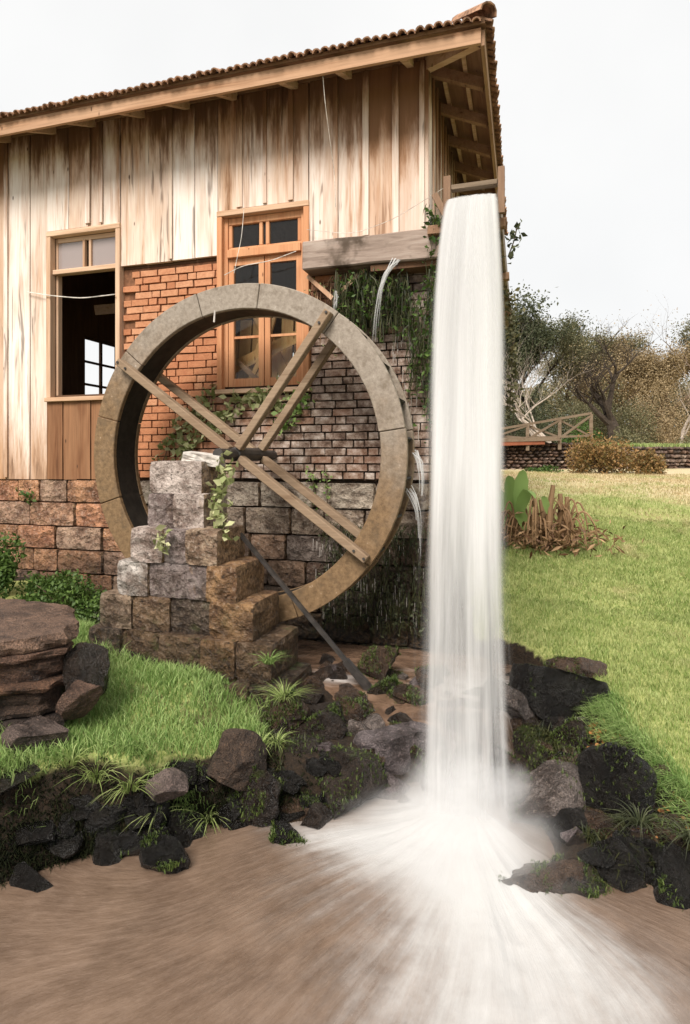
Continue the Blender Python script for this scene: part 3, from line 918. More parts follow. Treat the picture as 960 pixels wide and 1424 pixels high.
while z > -0.05:
    h = rnd.choice((0.235, 0.25, 0.26))
    x = XL + rnd.uniform(-.3, 0)
    while x < XR - 0.05:
        L = rnd.uniform(0.28, 0.60)
        b = min(x + L, XR)
        if XR - b < 0.15: b = XR
        if b > -5.95:
            wet = (x + L / 2 > -3.9)
            col = ST_COL[rnd.randrange(6)]
            col = tuple(v * f for v, f in zip(col, (0.72, 0.78, 0.85))) if wet else tuple(v * f for v, f in zip(col, (1.5, 1.35, 1.2)))
            if wet and z <= 1.5 and x > -2.1: col = tuple(v * .5 for v in col)
            if wet and z > 1.5: col = (0.50, 0.42, 0.33) if z > 1.7 else (0.34, 0.26, 0.19)
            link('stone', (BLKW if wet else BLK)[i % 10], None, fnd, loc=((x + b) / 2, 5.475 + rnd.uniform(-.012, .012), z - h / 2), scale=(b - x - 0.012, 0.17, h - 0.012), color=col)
            i += 1
        x = b + (1 if b >= XR else 0)
    z -= h
# --- roof
Z0 = 5.40
PITCH = math.tan(R(24))
EX0, EX1, EY0, EY1 = -7.0, -0.29, 4.88, 10.7
def roof_z(x, y):
    d = min(x - EX0, EX1 - x, y - EY0, EY1 - y)
    return Z0 + 0.10 + d * PITCH
rf = MB()
half = (EY1 - EY0) / 2
rx0, rx1, rzz = EX0 + half, EX1 - half, Z0 + 0.115 + half * PITCH
c4 = [(EX0, EY0, Z0 + .115), (EX1, EY0, Z0 + .115), (EX1, EY1, Z0 + .115), (EX0, EY1, Z0 + .115), (rx0, EY0 + half, rzz), (rx1, EY0 + half, rzz)]
up = [(x, y, z + 0.03) for x, y, z in c4]
rf.add(c4 + up, [(0, 4, 5, 1), (1, 5, 2), (2, 5, 4, 3), (3, 4, 0), (6, 7, 11, 10), (7, 8, 11), (8, 9, 10, 11), (9, 6, 10), (0, 1, 7, 6), (1, 2, 8, 7), (2, 3, 9, 8), (3, 0, 6, 9)])
roof = link('roof', rf, 'rafter', mill)
def tile_mesh(L, r, seed, flip=False):
    """barrel tile lying along +X from the eave upward"""
    rr_ = random.Random(seed)
    mb = MB(); n = 6
    vs = []
    for t, k in ((0, 1.0), (1, 0.9)):
        for rad in (r * k, (r - 0.012) * k):
            for i in range(n + 1):
                a = math.pi * i / n
                vs.append((t * L, math.cos(a) * rad, math.sin(a) * rad * 0.95 + rr_.uniform(-.002, .002)))
    m = n + 1
    fs = []
    for i in range(n):
        fs.append((i, i + 1, 2 * m + i + 1, 2 * m + i))
        fs.append((m + i, 3 * m + i, 3 * m + i + 1, m + i + 1))
        fs.append((i, m + i, m + i + 1, i + 1))
    mb.add(vs, fs)
    me = mb.mesh('tile'); me.materials.append(MT['tile'])
    return me
TL = [tile_mesh(0.42, 0.039, i) for i in range(5)]
ang = math.atan(PITCH)
x = EX0 + 0.06; i = 0
while x < EX1 - 0.03:
    link('tile', TL[i % 5], None, roof, loc=(x, EY0 - 0.05 + rnd.uniform(-.012, .012), Z0 + 0.135 - 0.02 + rnd.uniform(-.006, .006)), rot=(0, -ang + rnd.uniform(-.03, .03), R(90) + rnd.uniform(-.03, .03)))
    x += 0.074; i += 1
TL2 = [tile_mesh(0.85, 0.046, 20 + i) for i in range(4)]
y = EY0 + 0.05
while y < 9.6:
    link('tile', TL2[i % 4], None, roof, loc=(EX1 + 0.05 + rnd.uniform(-.01, .01), y, Z0 + 0.135 - 0.02 + rnd.uniform(-.005, .005)), rot=(0, -ang + rnd.uniform(-.02, .02), R(180) + rnd.uniform(-.02, .02)), scale=(min(1.0, (y - EY0 + 0.08) / 0.85), 1, 1))
    y += 0.086; i += 1
HT = [tile_mesh(0.40, 0.085, 40 + i) for i in range(3)]
for q in range(1):                                   # hip end cap
    d = q * 0.24
    link('hip_tile', HT[q % 3], None, roof, loc=(EX1 + 0.03 - d, EY0 - 0.03 + d, Z0 + 0.165 + d * PITCH), rot=(0, -math.atan(PITCH / 1.414) - 0.05, R(135)))
fm = MB(); fm.box(EX0, EX1 - 0.03, EY0 + 0.01, EY0 + 0.04, Z0 - 0.03, Z0 + 0.095, 0.003)
link('fascia', fm, 'fascia', roof)
fm = MB(); fm.box(EX1 - 0.035, EX1 - 0.005, EY0 + 0.045, EY1, Z0 - 0.03, Z0 + 0.095, 0.002)
link('fascia', fm, 'rafter', roof)
for q, x in enumerate(np.arange(-6.6, -0.95, 0.56)):
    mb = MB(); x += rnd.uniform(-.05, .05)
    mb.bar((x, 5.70, Z0 + 0.06 + 0.80 * PITCH - 0.03), (x, EY0 + 0.05, Z0 + 0.045), 0.06, 0.085)
    link('rafter', mb, 'trim', roof)
for q, y in enumerate(np.arange(5.55, 9.6, 0.62)):
    mb = MB()
    mb.bar((-1.2, y, Z0 + 0.05 + 0.88 * PITCH - 0.03), (EX1 - 0.04, y, Z0 + 0.03), 0.06, 0.09)
    link('rafter', mb, 'rafter', roof)
mb = MB(); mb.bar((-0.95, 5.54, Z0 + 0.03 + 0.62 * PITCH - 0.04), (EX1 - 0.05, EY0 + 0.06, Z0 + 0.035), 0.07, 0.11)
link('hip_rafter', mb, 'trim', roof)
for xx in (-0.50, -0.72):
    mb = MB(); mb.box(xx - 0.018, xx + 0.018, EY0 + 0.35, 9.8, roof_z(xx, 8) - 0.022, roof_z(xx, 8) + 0.012)
    link('batten', mb, 'trim', roof)
mb = MB(); mb.box(XL, XR - 0.04, FY_ - 0.036, FY_ - 0.0, 5.645, 5.70)
link('top_plate', mb, 'rafter', roof)
# --- interior
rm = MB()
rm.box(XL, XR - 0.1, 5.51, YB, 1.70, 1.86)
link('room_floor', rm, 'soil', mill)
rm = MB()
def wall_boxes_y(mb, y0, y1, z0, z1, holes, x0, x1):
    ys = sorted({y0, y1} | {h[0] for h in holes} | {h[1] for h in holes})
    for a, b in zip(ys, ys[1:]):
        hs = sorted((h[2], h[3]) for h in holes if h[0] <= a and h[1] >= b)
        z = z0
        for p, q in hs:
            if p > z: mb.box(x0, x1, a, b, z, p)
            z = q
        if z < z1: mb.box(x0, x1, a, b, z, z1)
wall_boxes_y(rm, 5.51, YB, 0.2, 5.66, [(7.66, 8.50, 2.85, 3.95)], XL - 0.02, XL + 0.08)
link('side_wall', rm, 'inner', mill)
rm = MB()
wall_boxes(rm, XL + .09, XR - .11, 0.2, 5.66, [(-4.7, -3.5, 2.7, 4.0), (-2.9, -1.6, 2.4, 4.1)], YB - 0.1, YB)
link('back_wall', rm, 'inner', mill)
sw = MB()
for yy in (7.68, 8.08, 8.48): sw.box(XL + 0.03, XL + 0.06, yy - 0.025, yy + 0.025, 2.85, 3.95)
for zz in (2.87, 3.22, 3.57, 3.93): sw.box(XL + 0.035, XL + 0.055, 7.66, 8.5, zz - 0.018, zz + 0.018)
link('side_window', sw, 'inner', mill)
# --- windows
def frame_piece(name, x0, x1, y0, y1, z0, z1, mat, parent, j=0.0):
    mb = MB(); mb.box(x0, x1, y0, y1, z0, z1, j)
    return link(name, mb, mat, parent, bevel=0.004)
def casing(w, x0, x1, z0, z1, mat, mat_h, t=0.055, sill_mat=None):
    """outer boards standing proud of the wall"""
    frame_piece('casing', x0 - t, x0, FY_ - 0.045, FY_ + 0.10, z0 - 0.03, z1, mat, w)
    frame_piece('casing', x1, x1 + t, FY_ - 0.045, FY_ + 0.10, z0 - 0.03, z1, mat, w)
    frame_piece('casing', x0 - t, x1 + t, FY_ - 0.048, FY_ + 0.10, z1 + 0.001, z1 + t, mat_h, w)
    frame_piece('sill', x0 - t - .01, x1 + t + .01, FY_ - 0.065, FY_ + 0.10, z0 - 0.075, z0 - 0.031, sill_mat or mat_h, w)
# left window: transom glazed, lower half standing open
wl = link('window', (lambda m: (m.box(WINL[0], WINL[0] + 0.03, 5.44, 5.499, WINL[2], WINL[3]), m.box(WINL[1] - 0.03, WINL[1], 5.44, 5.499, WINL[2], WINL[3]), m)[-1])(MB()), 'trim_v', mill)
casing(wl, WINL[0], WINL[1], WINL[2], WINL[3], 'trim_v', 'trim')
frame_piece('transom_bar', WINL[0] + .002, WINL[1] - .002, 5.385, 5.47, 4.075, 4.125, 'trim', wl)
frame_piece('transom_frame', WINL[0] + .031, WINL[1] - .031, 5.43, 5.46, 4.43, 4.478, 'trim', wl)
frame_piece('muntin', -4.565, -4.535, 5.42, 5.465, 4.126, 4.43, 'trim_v', wl)
frame_piece('muntin', -4.485, -4.455, 5.42, 5.465, 4.126, 4.43, 'trim_v', wl)
for a, b in ((WINL[0] + .031, -4.566), (-4.454, WINL[1] - .031)):
    frame_piece('pane', a, b, 5.444, 5.448, 4.127, 4.429, 'glass_sky_tint', wl)
# right window: orange wood, two casements below a two-pane transom
wr = link('window', (lambda m: (m.box(WINR[0], WINR[0] + 0.04, 5.41, 5.499, WINR[2], WINR[3]), m.box(WINR[1] - 0.04, WINR[1], 5.41, 5.499, WINR[2], WINR[3]), m)[-1])(MB()), 'orange', mill)
casing(wr, WINR[0], WINR[1], WINR[2], WINR[3], 'orange', 'trim')
frame_piece('transom_bar', WINR[0] + .041, WINR[1] - .041, 5.385, 5.47, 4.055, 4.135, 'orange', wr)
frame_piece('transom_frame', WINR[0] + .041, WINR[1] - .041, 5.42, 5.47, 4.39, 4.458, 'orange', wr)
frame_piece('transom_frame', WINR[0] + .041, WINR[1] - .041, 5.425, 5.47, 4.1355, 4.165, 'orange', wr)
for a in (-2.80, -2.47, -2.40, -2.065):
    frame_piece('muntin', a - .018, a + .018, 5.425, 5.47, 4.166, 4.389, 'orange', wr)
for a, b in ((-2.781, -2.489), (-2.381, -2.084), (-2.451, -2.419)):
    frame_piece('pane', a, b, 5.447, 5.451, 4.167, 4.388, 'glass', wr)
for s0, s1 in ((WINR[0] + .042, -2.437), (-2.427, WINR[1] - .042)):
    fr = MB()
    fr.box(s0, s0 + 0.055, 5.425, 5.47, WINR[2], 4.053)
    fr.box(s1 - 0.055, s1, 5.425, 5.47, WINR[2], 4.053)
    fr.box(s0 + .056, s1 - .056, 5.428, 5.467, 3.985, 4.053)
    fr.box(s0 + .056, s1 - .056, 5.428, 5.467, WINR[2], 2.86)
    sash = link('sash', fr, 'orange', wr)
    for zz in (3.27, 3.66):
        mb = MB(); mb.box(s0 + .056, s1 - .056, 5.435, 5.46, zz - .012, zz + .012)
        link('muntin', mb, 'orange', sash)
    for p0, p1 in ((2.862, 3.257), (3.283, 3.647), (3.673, 3.983)):
        mb = MB(); mb.box(s0 + .0565, s1 - .0565, 5.446, 5.450, p0, p1)
        link('pane', mb, 'glass', sash)
# --- the old flume beam across the wall
bm_ = MB(); bm_.box(-1.94, -0.62, 5.16, 5.385, 3.79, 4.05)
me = bm_.mesh('beam')
b = bmesh.new(); b.from_mesh(me)
bmesh.ops.subdivide_edges(b, edges=[e for e in b.edges if e.calc_length() > 0.5], cuts=14)
for v in b.verts:
    v.co += Vector((0, 0.012, 0.016)) * (mnoise.noise(v.co * 3.1) * 1.0)
b.to_mesh(me); b.free()
link('old_beam', me, 'beam', mill, bevel=0.012)
mb = MB(); mb.box(-1.3, -0.64, 5.20, 5.38, 3.735, 3.785, 0.004)
link('beam_board', mb, 'inner', mill)
mb = MB(); mb.bar((-1.93, 5.30, 3.77), (-1.66, 5.22, 3.52), 0.035, 0.035)
link('beam_strut', mb, 'trim_v', mill)
mb = MB(); mb.bar((-1.38, 5.32, 3.80), (-1.66, 5.24, 3.53), 0.035, 0.035)
link('beam_strut', mb, 'trim_v', mill)

# timber lying inside the mill, seen through the panes
rl_ = random.Random(12)
tim = [((-2.83, 5.60, 2.55), (-2.45, 5.64, 3.30), 'yellow_wood', 'bright lath leaning behind the left sash of the orange window'),
       ((-2.42, 5.60, 2.70), (-2.05, 5.66, 3.20), 'yellow_wood', 'bright lath leaning behind the right sash of the orange window'),
       ((-2.80, 5.62, 3.05), (-2.45, 5.60, 2.75), 'trim', 'pale stick crossing the lath behind the left sash'),
       ((-2.95, 5.85, 2.3), (-2.50, 5.75, 3.55), 'yellow_wood', 'pale sawn plank leaning inside the mill behind the orange window'),
       ((-2.15, 5.9, 2.4), (-2.75, 5.8, 3.75), 'yellow_wood', 'long sawn plank crossing behind the orange window panes'),
       ((-2.95, 5.7, 3.0), (-1.95, 5.75, 3.42), 'yellow_wood', 'sawn lath propped level inside the orange window'),
       ((-2.55, 5.95, 2.0), (-2.05, 5.8, 3.3), 'orange', 'reddish board leaning inside the mill behind the window'),
       ((-5.2, 6.4, 3.95), (-4.0, 6.9, 4.1), 'trim', 'weathered bar hung across inside the open window')]
for a, b_, m, lab in tim:
    mb = MB(); mb.bar(a, b_, 0.12 if a[1] > 5.68 else 0.045, 0.03, (0, 1, 0.2))
    tag(link('timber', mb, m), lab, 'timber')
for q in range(7):
    mb = MB(); x = -3.05 + q * 0.16
    mb.bar((x, 5.78, 1.87), (x + 0.04, 5.90, 3.35 + 0.2 * (q % 3)), 0.13, 0.03, (0, 1, 0.2))
    tag(link('stacked_board', mb, 'yellow_wood'), 'yellow sawn board in the row stacked upright inside the mill', 'board', 'boards stacked upright inside the mill')

# ------------------------------------------------------------------ water wheel
WX, WZ, WY0, WY1 = -2.33, 2.10, 4.65, 5.02
RO, RI = 1.46, 1.245
wheel = empty('water_wheel', 'large round mill wheel with grey and ochre rim in front of the brick wall', 'water wheel', (WX, 4.87, WZ - RO))
def ring_seg(mb, a0, a1, r0, r1, y0, y1, n=10):
    vs = []; fs = []
    for i in range(n + 1):
        a = a0 + (a1 - a0) * i / n
        for r in (r0, r1):
            for y in (y0, y1):
                vs.append((WX + math.cos(a) * r, y, WZ + math.sin(a) * r))
    for i in range(n):
        b = i * 4
        fs += [(b, b + 2, b + 6, b + 4), (b + 1, b + 5, b + 7, b + 3), (b, b + 4, b + 5, b + 1), (b + 2, b + 3, b + 7, b + 6)]
    fs += [(0, 1, 3, 2), (n * 4, n * 4 + 2, n * 4 + 3, n * 4 + 1)]
    mb.add(vs, fs)
cuts = [R(a) for a in (8, 52, 82, 106, 140, 166, 198, 226, 262, 292, 322)]
for side, (y0, y1) in enumerate(((WY0, WY0 + 0.05), (WY1 - 0.05, WY1))):
    for a, b in zip(cuts, cuts[1:] + [cuts[0] + 2 * math.pi]):
        mb = MB()
        dr = rnd.uniform(-.005, .005)
        ring_seg(mb, a + 0.0022, b - 0.0022, RI + dr, RO + dr, y0 + rnd.uniform(0, .004), y1, 10)
        link('rim_segment', mb, 'rim', wheel, bevel=0.006)
mb = MB(); ring_seg(mb, 0.0, 2 * math.pi - 0.0005, RI + 0.008, RI + 0.03, WY0 + 0.052, WY1 - 0.052, 64)
link('sole', mb, 'sole', wheel)
for q in range(28):
    a = 2 * math.pi * q / 28
    mb = MB()
    p0 = Vector((WX + math.cos(a) * (RI + .03), 4.875, WZ + math.sin(a) * (RI + .03)))
    a2 = a + 0.09
    p1 = Vector((WX + math.cos(a2) * (RO - .012), 4.875, WZ + math.sin(a2) * (RO - .012)))
    mb.bar(p0, p1, WY1 - WY0 - 0.106, 0.02, (-math.sin(a), 0, math.cos(a)))
    link('bucket_board', mb, 'sole', wheel)
for side, yy in enumerate((WY0 - 0.046, WY1 + 0.047)):
    for q in (0, 1, 3):
        a = R(54 + 90 * q)
        mb = MB()
        d = Vector((math.cos(a), 0, math.sin(a)))
        c = Vector((WX, yy, WZ))
        mb.bar(c + d * 0.06, c + d * (1.42 if side == 0 else 1.38), 0.09, 0.064, (-d.z, 0, d.x))
        sp = link('spoke', mb, 'spoke', wheel, bevel=0.006)
        if side == 0:
            for rr_ in (1.30, 1.40):
                bb = MB(); p = c + d * rr_
                bb.tube([p + Vector((0, -0.044, 0)), p + Vector((0, -0.056, 0))], 0.011, 8)
                link('bolt', bb, 'iron', sp)
mb = MB(); mb.tube([(WX, 4.58, WZ), (WX, 5.06, WZ)], 0.062, 8)
link('hub', mb, 'iron', wheel, bevel=0.008)
mb = MB(); mb.tube([(WX, 4.30, WZ), (WX, 5.42, WZ)], 0.045, 12)
link('axle', mb, 'iron', wheel)

# ------------------------------------------------------------------ stone pier
pier = empty('stone_pier', 'stepped pier of rough cut stone blocks carrying the wheel axle', 'pier', (-2.5, 4.2, 0.4))
GREYP, PALE, TAN, BRN, DRK, ORG, WHT = (0.34, 0.27, 0.25), (0.62, 0.52, 0.46), (0.50, 0.36, 0.24), (0.30, 0.185, 0.10), (0.14, 0.095, 0.065), (0.46, 0.26, 0.115), (0.70, 0.64, 0.58)
PB = [  # x0, x1, y0, y1, z0, z1, colour, rough mesh
    (-2.84, -2.37, 4.13, 4.50, 1.79, 2.04, PALE, 0), 
    (-2.85, -2.62, 4.12, 4.50, 1.52, 1.785, GREYP, 1), (-2.615, -2.35, 4.11, 4.50, 1.52, 1.785, PALE, 1),
    (-2.94, -2.66, 4.03, 4.50, 1.26, 1.515, PALE, 1), (-2.655, -2.46, 4.05, 4.50, 1.26, 1.515, GREYP, 0), (-2.455, -2.19, 4.02, 4.50, 1.26, 1.52, TAN, 1),
    (-3.07, -2.80, 4.04, 4.50, 0.99, 1.255, WHT, 1), (-2.795, -2.46, 4.06, 4.50, 0.99, 1.255, GREYP, 0), (-2.455, -2.28, 4.05, 4.50, 0.99, 1.255, GREYP, 1), (-2.275, -2.03, 4.02, 4.52, 0.985, 1.26, ORG, 1),
    (-3.24, -2.95, 4.05, 4.50, 0.72, 0.985, TAN, 1), (-2.945, -2.62, 4.06, 4.50, 0.72, 0.985, BRN, 1), (-2.615, -2.26, 4.08, 4.50, 0.72, 0.985, DRK, 1), (-2.255, -1.90, 4.02, 4.54, 0.715, 0.99, ORG, 1),
    (-3.33, -3.05, 4.02, 4.50, 0.43, 0.715, DRK, 1), (-3.045, -2.68, 4.06, 4.50, 0.43, 0.715, BRN, 1), (-2.675, -2.30, 4.0, 4.50, 0.43, 0.715, BRN, 1), (-2.295, -2.02, 3.97, 4.50, 0.43, 0.715, ORG, 1), (-2.015, -1.74, 3.99, 4.55, 0.43, 0.71, BRN, 1),
    (-2.55, -2.20, 3.92, 4.5, 0.16, 0.425, DRK, 1), (-2.195, -1.90, 3.90, 4.5, 0.16, 0.425, BRN, 1), (-1.895, -1.62, 3.95, 4.55, 0.14, 0.425, DRK, 1), (-3.30, -2.555, 4.0, 4.5, 0.16, 0.425, DRK, 1)]
PM = [block_mesh(30 + i, 0.075, 6) for i in range(8)]
PS = [block_mesh(50 + i, 0.018, 4) for i in range(3)]
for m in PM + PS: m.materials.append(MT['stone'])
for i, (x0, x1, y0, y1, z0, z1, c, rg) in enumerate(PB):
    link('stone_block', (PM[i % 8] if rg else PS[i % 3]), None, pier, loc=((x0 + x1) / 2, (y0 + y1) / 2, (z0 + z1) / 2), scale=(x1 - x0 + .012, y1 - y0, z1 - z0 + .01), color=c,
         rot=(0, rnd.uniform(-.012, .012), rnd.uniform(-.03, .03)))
mb = MB(); mb.tube([(-2.62, 4.20, 2.055), (-2.45, 4.22, 2.095), (-2.33, 4.28, 2.11), (-2.20, 4.36, 2.075)], [0.05, 0.075, 0.08, 0.045], 9)
b = block_mesh(71, 0.12, 4); b.materials.append(MT['plaster'])
link('bearing_mortar', b, None, pier, loc=(-2.46, 4.32, 2.06), scale=(0.30, 0.28, 0.09), rot=(0.05, 0.12, 0.3))

mb = MB()
mb.bar((-2.20, 4.42, 1.46), (-1.24, 4.40, 0.46), 0.028, 0.034, (0, 1, 0))
mb.bar((-1.30, 4.40, 0.522), (-1.09, 4.40, 0.30), 0.045, 0.05, (0, 1, 0), 0.06, 0.05)
tag(link('iron_pole', mb, 'iron'), 'dark iron pole leaning from the stone pier down into the creek', 'pole')

# ------------------------------------------------------------------ flume and waterfall
fl = empty('wooden_flume', 'wooden water trough on posts beside the mill, mouth over the fall', 'flume', (-0.38, 7, 3.9))
FXL, FXR, FYM, FZ = -0.60, -0.17, 4.98, 4.08
def fp(name, *a, mat='rafter', j=0.003):
    mb = MB(); mb.box(*a, j); return link(name, mb, mat, fl, bevel=0.004)
fp('trough_floor', FXL + .031, FXR - .031, FYM + 0.02, 9.5, FZ - 0.03, FZ, mat='beam')
fp('trough_side', FXL, FXL + .03, FYM, 9.5, FZ - 0.03, FZ + 0.15, mat='beam')
fp('trough_side', FXR - .03, FXR, FYM, 9.5, FZ - 0.03, FZ + 0.15, mat='beam')
fp('post', FXL - .025, FXL + .032, FYM - 0.045, FYM - 0.004, FZ - 0.06, FZ + 0.29, mat='rafter_dark')
fp('post', FXR - .022, FXR + .03, FYM - 0.045, FYM - 0.004, FZ - 0.06, FZ + 0.31, mat='rafter_dark')
fp('cross_bar', FXL + .036, FXR - .026, FYM - 0.04, FYM + 0.03, FZ + 0.175, FZ + 0.215, mat='fence')
fp('bearer', -0.78, FXR + .03, FYM + .12, FYM + .20, FZ - 0.11, FZ - 0.035, mat='rafter')
fp('bearer', -0.78, FXR + .03, 6.6, 6.68, FZ - 0.11, FZ - 0.035, mat='rafter')
fp('bearer', -0.78, FXR + .03, 8.2, 8.28, FZ - 0.11, FZ - 0.035, mat='rafter')
mb = MB(); mb.bar((-0.70, FYM - .01, FZ + 0.16), (-0.61, FYM - .01, FZ - 0.02), 0.05, 0.06, (0, 1, 0)); link('side_brace', mb, 'rafter_dark', fl)
for yy in (7.0, 8.6):
    fp('support_post', FXR - .22, FXR - .14, yy, yy + .08, 0.4, FZ - 0.115, mat='rafter')
wt = MB(); wt.box(FXL + .032, FXR - .032, FYM + .02, 9.45, FZ + 0.002, FZ + 0.07)
tag(link('flume_water', wt, 'creek'), 'shallow water running in the wooden flume', 'water', kind='structure')

def fall_tube(name, half_w0, half_w1, half_d0, half_d1, mat, x_off=0.0, y_off=0.0, nseg=70, nu=48, z_top=None, z_bot=-0.02, v0=1.66):
    zt = (FZ + 0.075) if z_top is None else z_top
    H = zt - z_bot
    T = math.sqrt(2 * H / 9.81)
    vs = []; uvs = []
    for i in range(nseg + 1):
        t = (i / nseg) ** 0.8 * T
        zz = zt - 0.5 * 9.81 * t * t
        f = (zt - zz) / H
        cxp = -0.385 + 0.075 * f + x_off * (0.4 + 0.6 * f)
        cyp = FYM - 0.0 - v0 * t + y_off * f
        w = half_w0 + (half_w1 - half_w0) * f ** 0.7
        d = half_d0 + (half_d1 - half_d0) * f ** 0.6
        for k in range(nu):
            a = 2 * math.pi * k / nu
            sgn = lambda q, e: math.copysign(abs(q) ** e, q)
            wob = 1 + 0.05 * mnoise.noise(Vector((k * 0.5, i * 0.05, half_w0 * 30)))
            vs.append((cxp + sgn(math.cos(a), 0.95) * w * wob, cyp + sgn(math.sin(a), 0.9) * d * wob, zz))
    fs = []
    me = bpy.data.meshes.new(name)
    for i in range(nseg):
        for k in range(nu):
            fs.append((i * nu + k, i * nu + (k + 1) % nu, (i + 1) * nu + (k + 1) % nu, (i + 1) * nu + k))
            u0, u1 = k / nu, (k + 1) / nu
            q0, q1 = (i / nseg) ** 1.6, ((i + 1) / nseg) ** 1.6
            uvs += [(u0, q0), (u1, q0), (u1, q1), (u0, q1)]
    me.from_pydata(vs, [], fs)
    uv = me.uv_layers.new(name='UVMap')
    uv.data.foreach_set('uv', [c for q in uvs for c in q])
    return link(name, me, mat, smooth=True)
wf = fall_tube('waterfall', 0.225, 0.40, 0.045, 0.10, 'fall_core')
tag(wf, 'broad white waterfall dropping from the wooden flume into the pool', 'waterfall', kind='structure')
for i, (a, b, c, d, xo, yo) in enumerate(((0.24, 0.48, 0.055, 0.15, 0.0, 0.0), (0.16, 0.26, 0.03, 0.06, 0.02, 0.02), (0.24, 0.56, 0.06, 0.17, -0.012, 0.03))):
    o = fall_tube('water_veil', a, b, c, d, 'fall_skin', xo, yo)
    o.parent = wf
rs_ = random.Random(77)
for i in range(26):                                   # loose strands beside the main sheet
    sd_ = rs_.choice((-1, 1))
    o = fall_tube('water_strand', .006, rs_.uniform(.012, .035), .006, .02, 'fall_thread', sd_ * rs_.uniform(.14, .23), rs_.uniform(-.1, .2), nseg=40, nu=8, v0=rs_.uniform(1.35, 1.8))
    o.parent = wf
def trickle(name, pts, w, label, depth=0.012):
    """thin run of white water"""
    vs = []; uvs = []; fs = []
    n = len(pts); nu = 8
    for i, p in enumerate(pts):
        ww = w[i] if hasattr(w, '__len__') else w
        for k in range(nu):
            a = 2 * math.pi * k / nu
            vs.append((p[0] + math.cos(a) * ww, p[1] + math.sin(a) * depth, p[2]))
    for i in range(n - 1):
        for k in range(nu):
            fs.append((i * nu + k, i * nu + (k + 1) % nu, (i + 1) * nu + (k + 1) % nu, (i + 1) * nu + k))
            u0, u1 = k / nu, (k + 1) / nu
            uvs += [(u0, i / n * .6), (u1, i / n * .6), (u1, (i + 1) / n * .6), (u0, (i + 1) / n * .6)]
    me = bpy.data.meshes.new(name); me.from_pydata(vs, [], fs)
    uv = me.uv_layers.new(name='UVMap'); uv.data.foreach_set('uv', [c for q in uvs for c in q])
    o = link(name, me, 'fall_thread', smooth=True)
    return tag(o, label, 'water', kind='structure')
def curve_pts(ctrl, n=16):
    c = np.array(ctrl, float); t = np.linspace(0, len(c) - 1, n)
    out = np.stack([np.interp(t, np.arange(len(c)), c[:, k]) for k in range(3)], -1)
    for _ in range(2):
        out[1:-1] = (out[:-2] + 2 * out[1:-1] + out[2:]) / 4
    return out
def bundle(label, ctrl, n, jit, w0, w1, seed):
    r_ = random.Random(seed)
    root = None
    for i in range(n):
        j0 = r_.uniform(-jit, jit); j1 = r_.uniform(-jit, jit); cut = r_.uniform(.6, 1.0)
        c = np.array(ctrl, float)
        pts = curve_pts([(p[0] + j0 + (j1 - j0) * q / len(c) + r_.uniform(-.014, .014), p[1] + r_.uniform(-.02, .02), p[2] + r_.uniform(-.03, .03)) for q, p in enumerate(c)], 18)
        pts = pts[:max(6, int(18 * cut))]
        o = trickle('water_trickle' if i == 0 else 'thread', pts, np.linspace(w0, w1, len(pts)) * r_.uniform(.5, 1.3), label if i == 0 else None, .006)
        if i: 
            o.parent = root
            for key in ('category', 'kind'): 
                if key in o: del o[key]
        else: root = o
    return root
bundle('white trickle falling from the old beam onto the wheel rim', [(-1.05, 5.12, 3.77), (-1.12, 5.06, 3.68), (-1.18, 5.02, 3.50), (-1.215, 5.0, 3.25), (-1.23, 4.98, 3.0)], 9, .03, .012, .007, 5)
bundle('short thin trickle below the crossed struts of the beam', [(-1.60, 5.14, 3.55), (-1.615, 5.12, 3.45), (-1.62, 5.10, 3.30)], 4, .02, .007, .006, 6)
bundle('white splash running off the rim of the wheel above the buckets', [(-0.84, 4.85, 2.12), (-0.79, 4.8, 2.06), (-0.77, 4.78, 1.92), (-0.78, 4.76, 1.72)], 9, .03, .008, .012, 7)
bundle('lower white splash running off the rim of the wheel', [(-0.90, 4.85, 1.82), (-0.84, 4.8, 1.76), (-0.80, 4.78, 1.62), (-0.80, 4.78, 1.2)], 9, .03, .008, .010, 8)

def spray(name, loc, sc, mat, label):
    bm = bmesh.new(); bmesh.ops.create_icosphere(bm, subdivisions=3, radius=1.0)
    me = bpy.data.meshes.new(name); bm.to_mesh(me); bm.free()
    o = link(name, me, mat, loc=loc, scale=sc)
    return tag(o, label, 'spray', kind='stuff')
spray('spray_cloud', (-0.30, 3.46, 0.12), (0.50, 0.36, 0.30), 'spray', 'white spray boiling up where the fall strikes the pool')
spray('spray_cloud', (-0.36, 3.18, 0.04), (0.80, 0.62, 0.22), 'spray_mid', 'thin mist drifting over the foam in front of the fall')


# ------------------------------------------------------------------ rocks
def rock_mesh(seed, planes=16, sub=4, rough=0.09, flat=0.45):
    r = random.Random(seed)
    bm = bmesh.new()
    bmesh.ops.create_icosphere(bm, subdivisions=sub, radius=1.0)
    pl = []
    for _ in range(planes):
        d = Vector((r.gauss(0, 1), r.gauss(0, 1), r.gauss(0, 1))).normalized()
        pl.append((d, r.uniform(flat, 0.74)))
    o = Vector((seed * 1.7, seed * 0.9, seed * 2.3))
    d0 = Vector((r.gauss(0, .5), r.gauss(0, .5), 1)).normalized()
    for v in bm.verts:
        c = v.co.copy()
        for d, h in pl:
            t = c.dot(d)
            if t > h: c -= d * (t - h)
        nn = c.normalized()
        k = mnoise.fractal(c * 1.7 + o, 0.8, 2.1, 6) * rough
        k -= max(0.0, 0.12 - abs(mnoise.noise(c * 2.4 + o * 2))) * rough * 4.5        # clefts
        k += math.sin(c.dot(d0) * 15 + 4 * mnoise.noise(c * 1.5 + o)) * rough * 0.16     # bedding
        v.co = c + nn * k
    me = bpy.data.meshes.new('rock'); bm.to_mesh(me); bm.free()
    return me
